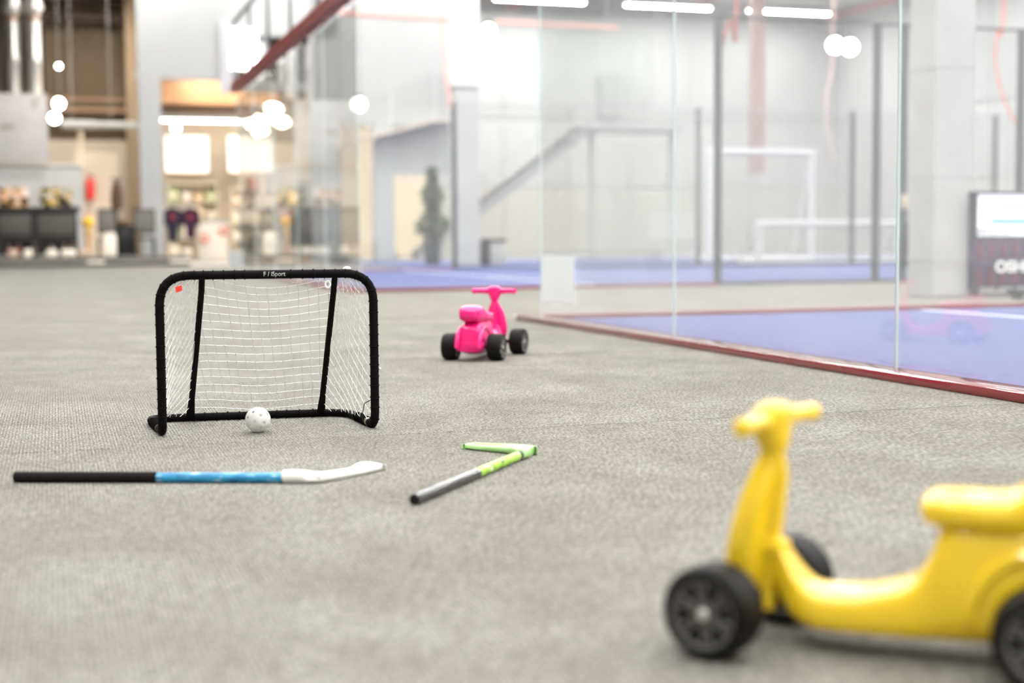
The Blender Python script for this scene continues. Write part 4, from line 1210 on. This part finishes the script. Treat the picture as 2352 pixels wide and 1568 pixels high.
# counter and red balls in the shop
a, b, z0, z1 = PB(452, 520, 505, 590, 30.5)
o = hthing('shop_counter', 'cream shop counter in the tall opening', 'counter', (a + b) / 2, 30.5, 0)
MB().cbox(-(b - a) / 2, (b - a) / 2, -.3, .3, 0, z1 - .05, .03).obj('counter_body', CREAMB, o)
MB().cbox(-(b - a) / 2 - .05, (b - a) / 2 + .05, -.35, .35, z1 - .05, z1, .015).obj('counter_top', WHITE, o)
for x, y, lb in ((470, 548, 'red round sign disc on the front of the cream shop counter'), (514, 530, 'red round sign disc at the right end of the shop counter')):
    s, z = PT(x, y, 30.15)
    o = hthing('round_sign', lb, 'sign', s, 30.15, z - .1, group='red discs on the shop counter')
    MB().lathe([(.02, .04), (.11, .03), (.12, .0), (.12, -.03)], 20, 'y', (0, 0, .1)).obj('disc', SALMON, o)
    MB().lathe([(.03, -.035), (.055, -.03)], 16, 'y', (0, 0, .1)).obj('centre_dot', CREAMB, o)
# lounge corner behind the court glass
deck2 = hthing('platform_deck', 'second low dark platform behind the far court glass', 'platform', 0, 26.5)
a, b, z0, z1 = PB(575, 712, 584, 596, 26.5)
for i in range(4):
    MB().box(a, b, .02 + i * .5, .48 + i * .5, .15, .19).obj('deck_board', DECKD, deck2, smooth=False)
MB().box(a + .05, b - .05, .05, 1.9, 0, .15).obj('deck_core', DECKD, deck2, smooth=False)
MB().box(a, b, -.02, .05, .02, .12).obj('edge_board', WOOD, deck2, smooth=False)
BRC = mat('brown_wicker', (0.03, 0.018, 0.012), 0.7, noise=(30, .3))
chair('big dark brown armchair on the platform behind the far court glass', 664, 716, 27.0, 498, 556, wick=BRC, z0=.19, group='dark lounge chairs behind the glass', frame=BRC)
chair('slim dark chair left of the brown armchair behind the glass', 636, 657, 27.2, 502, 545, wick=BLK, z0=.19, group='dark lounge chairs behind the glass')
chair('low olive chair on the dark platform behind the glass', 575, 600, 27.2, 535, 562, wick=mat('olive_cloth', (0.11, 0.10, 0.04), 0.8), z0=.19, group='dark lounge chairs behind the glass', frame=mat('olive_frame', (0.05, 0.045, 0.02), 0.7))
s, z = PT(673, 457, 29)
o = hthing('floor_lamp', 'amber shaded floor lamp behind the brown armchair', 'lamp', s, 29, 0)
MB().lathe([(.14, 0), (.14, .02), (.03, .04)], 16).obj('base', BLACKP, o)
MB().tube([(0, 0, .03), (0, 0, z)], .018, 8).obj('pole', BLACKP, o)
MB().lathe([(.11, z - .08), (.09, z + .16), (.085, z + .16)], 18).obj('lamp_shade', mat('amber_shade', (0.9, 0.6, 0.25), 0.6, emit=(1, .6, .2), estr=1.0), o)
a, b, z0, z1 = PB(678, 716, 415, 500, 29.4)
o = hthing('tall_cupboard', 'olive grey tall cupboard behind the brown armchair', 'cupboard', (a + b) / 2, 29.4, 0)
w = (b - a) / 2
MB().cbox(-w, w, -.25, .25, 0, z1, .02).obj('cupboard_body', mat('olive_grey', (0.22, 0.22, 0.17), 0.6), o)
for sx in (-1, 1):
    MB().cbox(sx * w * .5 - w * .46, sx * w * .5 + w * .46, -.27, -.25, .1, z1 - .05, .01).obj('door', mat('olive_door', (0.17, 0.175, 0.13), 0.6), o)
for x, lb in ((647, 'left red numeral sign above the slim dark chair'), (668, 'right red numeral sign above the slim dark chair')):
    s, z = PT(x, 489, 28.8)
    o = hthing('wall_sign', lb, 'sign', s, 28.8, z - .1, group='red numeral signs')
    MB().cbox(-.10, .10, -.02, .02, 0, .24, .01).obj('sign_panel', mat('pale_sign', (0.75, 0.6, 0.5), 0.6), o)
    MB().tube([(-.05, -.025, .05), (-.05, -.025, .19), (.04, -.025, .19), (.05, -.025, .12), (-.04, -.025, .11)], .02, 6).obj('numeral', SALMON, o)
    MB().tube([(0, 0, .24), (0, 0, 5.6 - z)], .006, 5).obj('hanger', GREYB, o)
# potted plant in front of shop items, waste bin, tree
def foliage(n, fn, sz):
    mb = MB()
    for _ in range(n):
        c, R_ = fn()
        d = Vector((random.gauss(0, 1), random.gauss(0, 1), random.gauss(.2, .7))).normalized()
        e = d.cross(Vector((random.gauss(0, 1), random.gauss(0, 1), random.gauss(0, 1)))).normalized()
        l = sz * random.uniform(.7, 1.3)
        c = Vector(c)
        mb.add([c, c + d * l * .5 + e * l * .25, c + d * l, c + d * l * .5 - e * l * .25], [(0, 1, 2, 3)])
    return mb
s, t_, _ = st_of(gp(994, 608))
o = hthing('potted_tree', 'slim dark green tree in a tall dark pot beside the white pillar', 'tree', s, t_, 0)
MB().lathe([(.15, 0), (.17, .02), (.215, .56), (.225, .58), (.20, .58), (.19, .52)], 20).obj('pot', POTM, o)
MB().tube([(0, 0, .5), (.02, 0, 1.0), (-.02, 0, 1.6), (0.0, 0, 2.0)], [.03, .025, .018, .008], 8).obj('trunk', BARK, o)
def tf():
    z = random.uniform(.62, 2.12); k = 1 - (z - .62) / 1.5
    R = (.10 + .30 * k) * (0.75 + .35 * math.sin(z * 9))
    q = random.uniform(0, 6.28); r = R * math.sqrt(random.random())
    return (r * math.cos(q), r * math.sin(q), z), R
f_ = foliage(1500, tf, .13).obj('foliage', LEAF, o, smooth=False); f_['kind'] = 'stuff'
s, t_, _ = st_of(gp(1132, 608))
o = hthing('waste_bin', 'grey waste bin with dark lid right of the white pillar', 'bin', s, t_, 0)
MB().cbox(-.12, .22, -.2, .2, 0, .50, .02).obj('bin_body', mat('bin_grey', (0.42, 0.42, 0.39), 0.6), o)
MB().cbox(-.24, .26, -.24, .24, .50, .57, .02).obj('lid', mat('bin_dark', (0.06, 0.055, 0.05), 0.6), o)
MB().cbox(-.24, -.13, -.2, .2, 0, .5, .02).obj('dark_side', MATS['bin_dark'], o)
s, z = PT(782, 588, 22.5)
o = hthing('sports_bag', 'dark sports bag lying behind the far court glass', 'bag', s, 22.5, 0)
MB().sphere((0, 0, .13), .15, 14, 8, 1.7, .9, .85).obj('bag_body', mat('dark_bag', (0.05, 0.06, 0.055), 0.8), o)
MB().tube([(-.15, 0, .24), (-.08, 0, .32), (.08, 0, .32), (.15, 0, .24)], .015, 6).obj('handle', BLACKP, o)
s, t_, _ = st_of(gp(903, 594))
o = hthing('traffic_cone', 'small dark training cone on the far blue court', 'cone', s, t_, 0.009)
MB().lathe([(.22, 0), (.22, .03), (.12, .05), (.05, .35), (.03, .36)], 16).obj('cone_body', mat('dark_cone', (0.05, 0.055, 0.08), 0.6), o)
MB().lathe([(.105, .12), (.08, .22)], 16).obj('cone_stripe', GREYL, o)

# ================================================================== UPPER WALKWAY AND STAIRS
# walkway railing that climbs to the right
TW = 27.2
o = hthing('walkway_ramp', 'pale sloping walkway with thin railing above the shop', 'walkway', 0, TW)
def P3(x, y, t=TW):
    s, z = PT(x, y, t); return Vector((s, 0, z))
lo = [P3(765, 338), P3(990, 280), P3(1046, 277)]; hi = [P3(770, 262), P3(990, 170), P3(1046, 166)]
for nm, pts, mm, r in (('walkway_beam', lo, mat('brown_rail', (0.42, 0.33, 0.27), 0.6), .05), ('handrail', hi, GREYB, .03)):
    MB().tube(pts, r, 8).obj(nm, mm, o)
MB().prism([(p.x, p.z) for p in lo] + [(p.x, p.z + .05) for p in reversed(lo)], -.9, -.06).xf(Matrix.Rotation(math.pi / 2, 4, 'X')).obj('walkway_slab', WHITE, o)
for k in range(15):
    u = k / 14 * 2
    i = min(1, int(u)); f = u - i
    a = lo[i].lerp(lo[i + 1], f); b = hi[i].lerp(hi[i + 1], f)
    MB().tube([a, b], .012 if k % 4 else .035, 6).obj('baluster', GREYB if k % 4 else mat('mid_grey_post', (0.5, 0.49, 0.48), 0.6), o)
for p in (lo[0], lo[2]):
    MB().box(p.x - .06, p.x + .06, .02, .14, 0, p.z).obj('support_post', WHITE, o, smooth=False)
# staircase
TT = 33.0
o = hthing('staircase', 'grey staircase rising to the right behind the white pillar', 'staircase', 0, TT)
A = P3(1108, 468, TT); B = P3(1245, 362, TT); Cc = P3(1345, 290, TT)
SG = mat('stair_grey', (0.30, 0.30, 0.31), 0.6)
A0 = A + (A - B).normalized() * ((A.z - .1) / ((B.z - A.z) / (B - A).length))
n = 22
for i in range(n):
    p = A0.lerp(Cc, (i + .5) / n)
    MB().box(p.x - .16, p.x + .16, -.5, .5, p.z - .03, p.z + .03).obj('stair_tread', SG, o, smooth=False)
for y in (-.54, .5):
    MB().prism([(A0.x, A0.z - .22), (Cc.x, Cc.z - .22), (Cc.x, Cc.z + .12), (A0.x, A0.z + .12)], -y - .04, -y).xf(Matrix.Rotation(math.pi / 2, 4, 'X')).obj('stringer', SG, o, smooth=False)
r0, r1_ = A0 + Vector((0, -.5, .95)), Cc + Vector((0, -.5, .95))
MB().tube([r0, r1_], .025, 8).obj('handrail', GREYB, o)
for i in range(12):
    u = (i + .5) / 12
    q = A0.lerp(Cc, u) + Vector((0, -.5, 0))
    MB().tube([q, q + Vector((0, 0, .95))], .012, 6).obj('baluster', GREYB, o)
MB().box(Cc.x - .1, Cc.x + 3.2, -.6, .8, Cc.z - .14, Cc.z).obj('landing', GREYL, o, smooth=False)
for x in (Cc.x + .2, Cc.x + 2.9):
    MB().box(x - .06, x + .06, -.06, .06, 0, Cc.z - .14).obj('support_post', GREYL, o, smooth=False)

# ================================================================== THINGS BEHIND THE NEAR GLASS
# white tubular goal frames on the far court
GOALW = mat('white_goal_paint', (0.68, 0.69, 0.69), 0.5)
def goal_frame(label, x0, x1, yt, base_y, r=.05, depth=.9):
    s0_, t_, _ = st_of(gp(x0, base_y))
    a = PT(x0, base_y, t_)[0]; b = PT(x1, base_y, t_)[0]; zt = PT((x0 + x1) / 2, yt, t_)[1]
    o = hthing('goal_frame', label, 'goal', a, t_, .009, group='white tubular goal frames on the far court')
    w = b - a; zt -= .009
    MB().tube([(0, 0, 0), (0, 0, zt - r)], r, 12).obj('post', GOALW, o)
    MB().tube([(w, 0, 0), (w, 0, zt - r)], r, 12).obj('post', GOALW, o)
    MB().tube([(-r, 0, zt - r), (w + r, 0, zt - r)], r, 12).obj('crossbar', GOALW, o)
    for x in (0, w):
        MB().tube([(x, 0, r * .6), (x, depth, r * .6)], r * .6, 8).obj('ground_tube', GOALW, o)
        MB().tube([(x, depth, r * .6), (x, .02, zt - r)], r * .45, 8).obj('stay', GOALW, o)
    MB().tube([(0, depth, r * .6), (w, depth, r * .6)], r * .6, 8).obj('ground_tube', GOALW, o)
goal_frame('tall white tubular goal frame on the far blue court', 1630, 1862, 342, 602, .07)
goal_frame('low wide white goal frame right of the tall one', 1742, 2064, 506, 608, .07)
# gear hanging on the middle court fence post
s2, z2 = PT(2072, 500, C2A)
o = hthing('control_box', 'beige control box on a fence post left of the concrete pillar', 'box', p2072, C2A - .075, 1.32 - .55)
MB().cbox(-.07, .07, -.03, .03, .10, .28, .01).obj('box_body', mat('beige_box', (0.46, 0.42, 0.33), 0.6), o)
MB().cbox(-.055, .055, -.04, -.03, .12, .26, .006).obj('door', mat('beige_door', (0.50, 0.46, 0.37), 0.6), o)
o = hthing('racket_cover', 'dark racket cover hanging below the beige control box', 'bag', p2072, C2A - .09, .18)
MB().sphere((0, 0, .40), .12, 14, 10, .8, .3, 1.25).obj('cover_body', mat('dark_cover', (0.035, 0.04, 0.04), 0.7), o)
MB().tube([(0, 0, 0), (0, 0, .28)], .028, 8).obj('cover_handle', MATS['dark_cover'], o)
MB().tube([(-.04, 0, .5), (0, -.01, .66), (.04, 0, .5)], .006, 6).obj('strap', BLACKP, o)
# drinks cooler with lettering
cs, ct, _ = st_of(gp(2236, 681))
o = hthing('drinks_cooler', 'low dark drinks cooler with pale upper window and white lettering', 'cooler', cs, ct, 0)
cz = PT(2290, 440, ct)[1]; zm = PT(2290, 546, ct)[1]
CW = .78
MB().cbox(0, CW, .0, .5, .05, zm, .012).obj('cooler_body', LILAC, o)
fr = mat('cooler_frame', (0.045, 0.045, 0.05), 0.4)
MB().box(0, .022, -.012, .5, zm, cz).obj('window_frame', fr, o, smooth=False)
MB().box(CW - .022, CW, -.012, .5, zm, cz).obj('window_frame', fr, o, smooth=False)
MB().box(.022, CW - .022, -.012, .5, cz - .02, cz).obj('window_frame', fr, o, smooth=False)
MB().box(.022, CW - .022, -.012, .5, zm, zm + .014).obj('window_frame', fr, o, smooth=False)
MB().box(.024, CW - .024, .015, .48, zm + .015, cz - .021).obj('lit_window', mat('cooler_light', (0.9, 0.95, 1.0), 0.3, emit=(.86, .93, 1.0), estr=.35), o, smooth=False)
for i, (x0, x1, z0, z1, c) in enumerate(((.17, .74, .30, .40, (0.10, 0.42, 0.68)), (.20, .70, .62, .70, (0.35, 0.62, 0.78)), (.02, .15, .03, .2, (0.62, 0.62, 0.66)), (.17, .28, .03, .22, (0.66, 0.64, 0.66)), (.30, .40, .03, .2, (0.6, 0.63, 0.66)))):
    hgt = cz - zm
    MB().box(.03 + x0 * .9, .03 + x1 * .9 * .95, .005, .014, zm + .02 + z0 * hgt * .9, zm + .02 + z1 * hgt * .9).obj('window_graphic', mat('cooler_graphic_%d' % i, c, 0.4), o, smooth=False)
for i in range(6):
    x = .035 + i * .125
    for z0, z1 in ((.34, .50), (.10, .26)):
        z1 = min(z1, zm - .03)
        MB().lathe([(.022, z0), (.024, z0 + .02), (.024, z0 + .10), (.010, z0 + .135), (.010, z1)], 12, 'z', (x + .02, -.002, 0)).obj('bottle_relief', mat('plum_bottle', (0.13, 0.015, 0.035), 0.35), o)
for i in range(3):
    MB().cbox(.06 + i * .20, .22 + i * .20, -.006, .0, .062, .082, .003).obj('vent_strip', GREYL, o)
for x in (.06, CW - .06):
    MB().lathe([(.025, -.015), (.025, .015)], 14, 'y', (x, .06, .025)).obj('castor', BLACKP, o)
    MB().lathe([(.025, -.015), (.025, .015)], 14, 'y', (x, .44, .025)).obj('castor', BLACKP, o)
me = text_mesh('OSHEE', .15, .006)
xs = [v.co.x for v in me.vertices]; ys = [v.co.y for v in me.vertices]
lx0, lz0 = PT(2281, 626, ct); _, lz1 = PT(2281, 598, ct)
lx1 = lx0 + (PT(2352, 612, ct)[0] - lx0) * 1.42
for v in me.vertices:
    u = (v.co.x - min(xs)) / (max(xs) - min(xs)); w = (v.co.y - min(ys)) / (max(ys) - min(ys))
    v.co = ((lx0 - cs) + u * (lx1 - lx0), -.028, lz0 + w * (lz1 - lz0))
me.materials.append(mat('white_letter', (0.9, 0.9, 0.88), 0.5))
lo_ = bpy.data.objects.new('lettering', me); COL.objects.link(lo_); lo_.parent = o
# small black foot stand at the right edge
p = gp(2352, 688); s, t_, _ = st_of(p)
o = hthing('step_stool', 'small black step at the right edge before the drinks cooler', 'stool', s, t_, 0)
MB().cbox(-.04, .25, -.02, .12, .05, .075, .008).obj('step_top', BLACKP, o)
for x in (-.03, .23):
    MB().box(x - .01, x + .01, -.01, .11, 0, .05).obj('leg', BLACKP, o, smooth=False)
# red tubes added in place of curved reflections in the glass
def hose(label, pix, t, r=.03, mm=ORANGE):
    pts = []
    for x, y in pix:
        s, z = PT(x, y, t); pts.append(Vector((s, 0, z)))
    b0 = pts[0].copy(); top = Vector((b0.x + (pts[0].x - pts[1].x) * .4, 0, CZ)) if b0.z < CZ else None
    o = hthing('reflection_curve', label, 'hose', 0, t, 0, group='red tubes added for reflected curves')
    full = ([top] if top is not None else []) + pts
    sm = resample([tuple(p) for p in full], 6)
    MB().tube(sm, r, 8).obj('curve_tube', mm, o)
    MB().lathe([(r * 1.6, 0), (r * 1.6, .12)], 10, 'z', tuple(full[0] - Vector((0, 0, .12)))).obj('top_cap', GREYB, o)
    MB().sphere(tuple(pts[-1]), r * 1.4, 8, 6).obj('end_cap', GREYB, o)
hose('orange red tube added for a curved reflection at the right edge beside the pillar', [(2306, 4), (2292, 70), (2286, 130), (2296, 200), (2322, 262), (2350, 306)], 8.5, .014)
hose('faint pink tube added for a glass reflection left of the white pillar', [(1014, 4), (1018, 90), (1026, 180), (1038, 255)], 19.0, .03, mat('pink_tube', (0.85, 0.42, 0.36), 0.5))
hose('faded red tube added for a glass reflection at the fence post top', [(1692, 2), (1682, 40), (1664, 78), (1652, 120), (1650, 175)], C2A + .1, .025, REDF)
hose('pale pink tube between the far fence posts', [(1912, 120), (1900, 210), (1900, 290), (1918, 372)], 19.2, .022, mat('pale_pink_tube', (0.80, 0.55, 0.50), 0.5))
# pale red service pipes crossing high up
for lb, pa, pb, t_, mm, r in (('pale red pipe crossing high left of the white pillar', (782, 30), (1040, 44), 17.5, MATS['pink_tube'], .05), ('pale red pipe crossing high right of the white pillar', (1140, 50), (1420, 64), 20.5, MATS['pink_tube'], .04)):
    s0_, z0 = PT(*pa, t_); s1_, z1 = PT(*pb, t_)
    o = hthing('service_pipe', lb, 'pipe', s0_, t_, z0)
    MB().tube([(0, 0, 0), (s1_ - s0_, 0, z1 - z0)], r, 8).obj('pipe_tube', mm, o)
    for f in (.1, .9):
        MB().tube([((s1_ - s0_) * f, 0, (z1 - z0) * f), ((s1_ - s0_) * f, 0, CZ - z0)], .012, 6).obj('hanger', GREYB, o)

# the small glowing things light little: leave them out of direct light sampling
for n_ in ('glowing_bulb', 'glowing_white_lamp', 'pale_globe', 'backlit_white', 'amber_shade', 'cooler_light', 'daylit_pane', 'lit_linear_tube'):
    MATS[n_].cycles.emission_sampling = 'NONE'
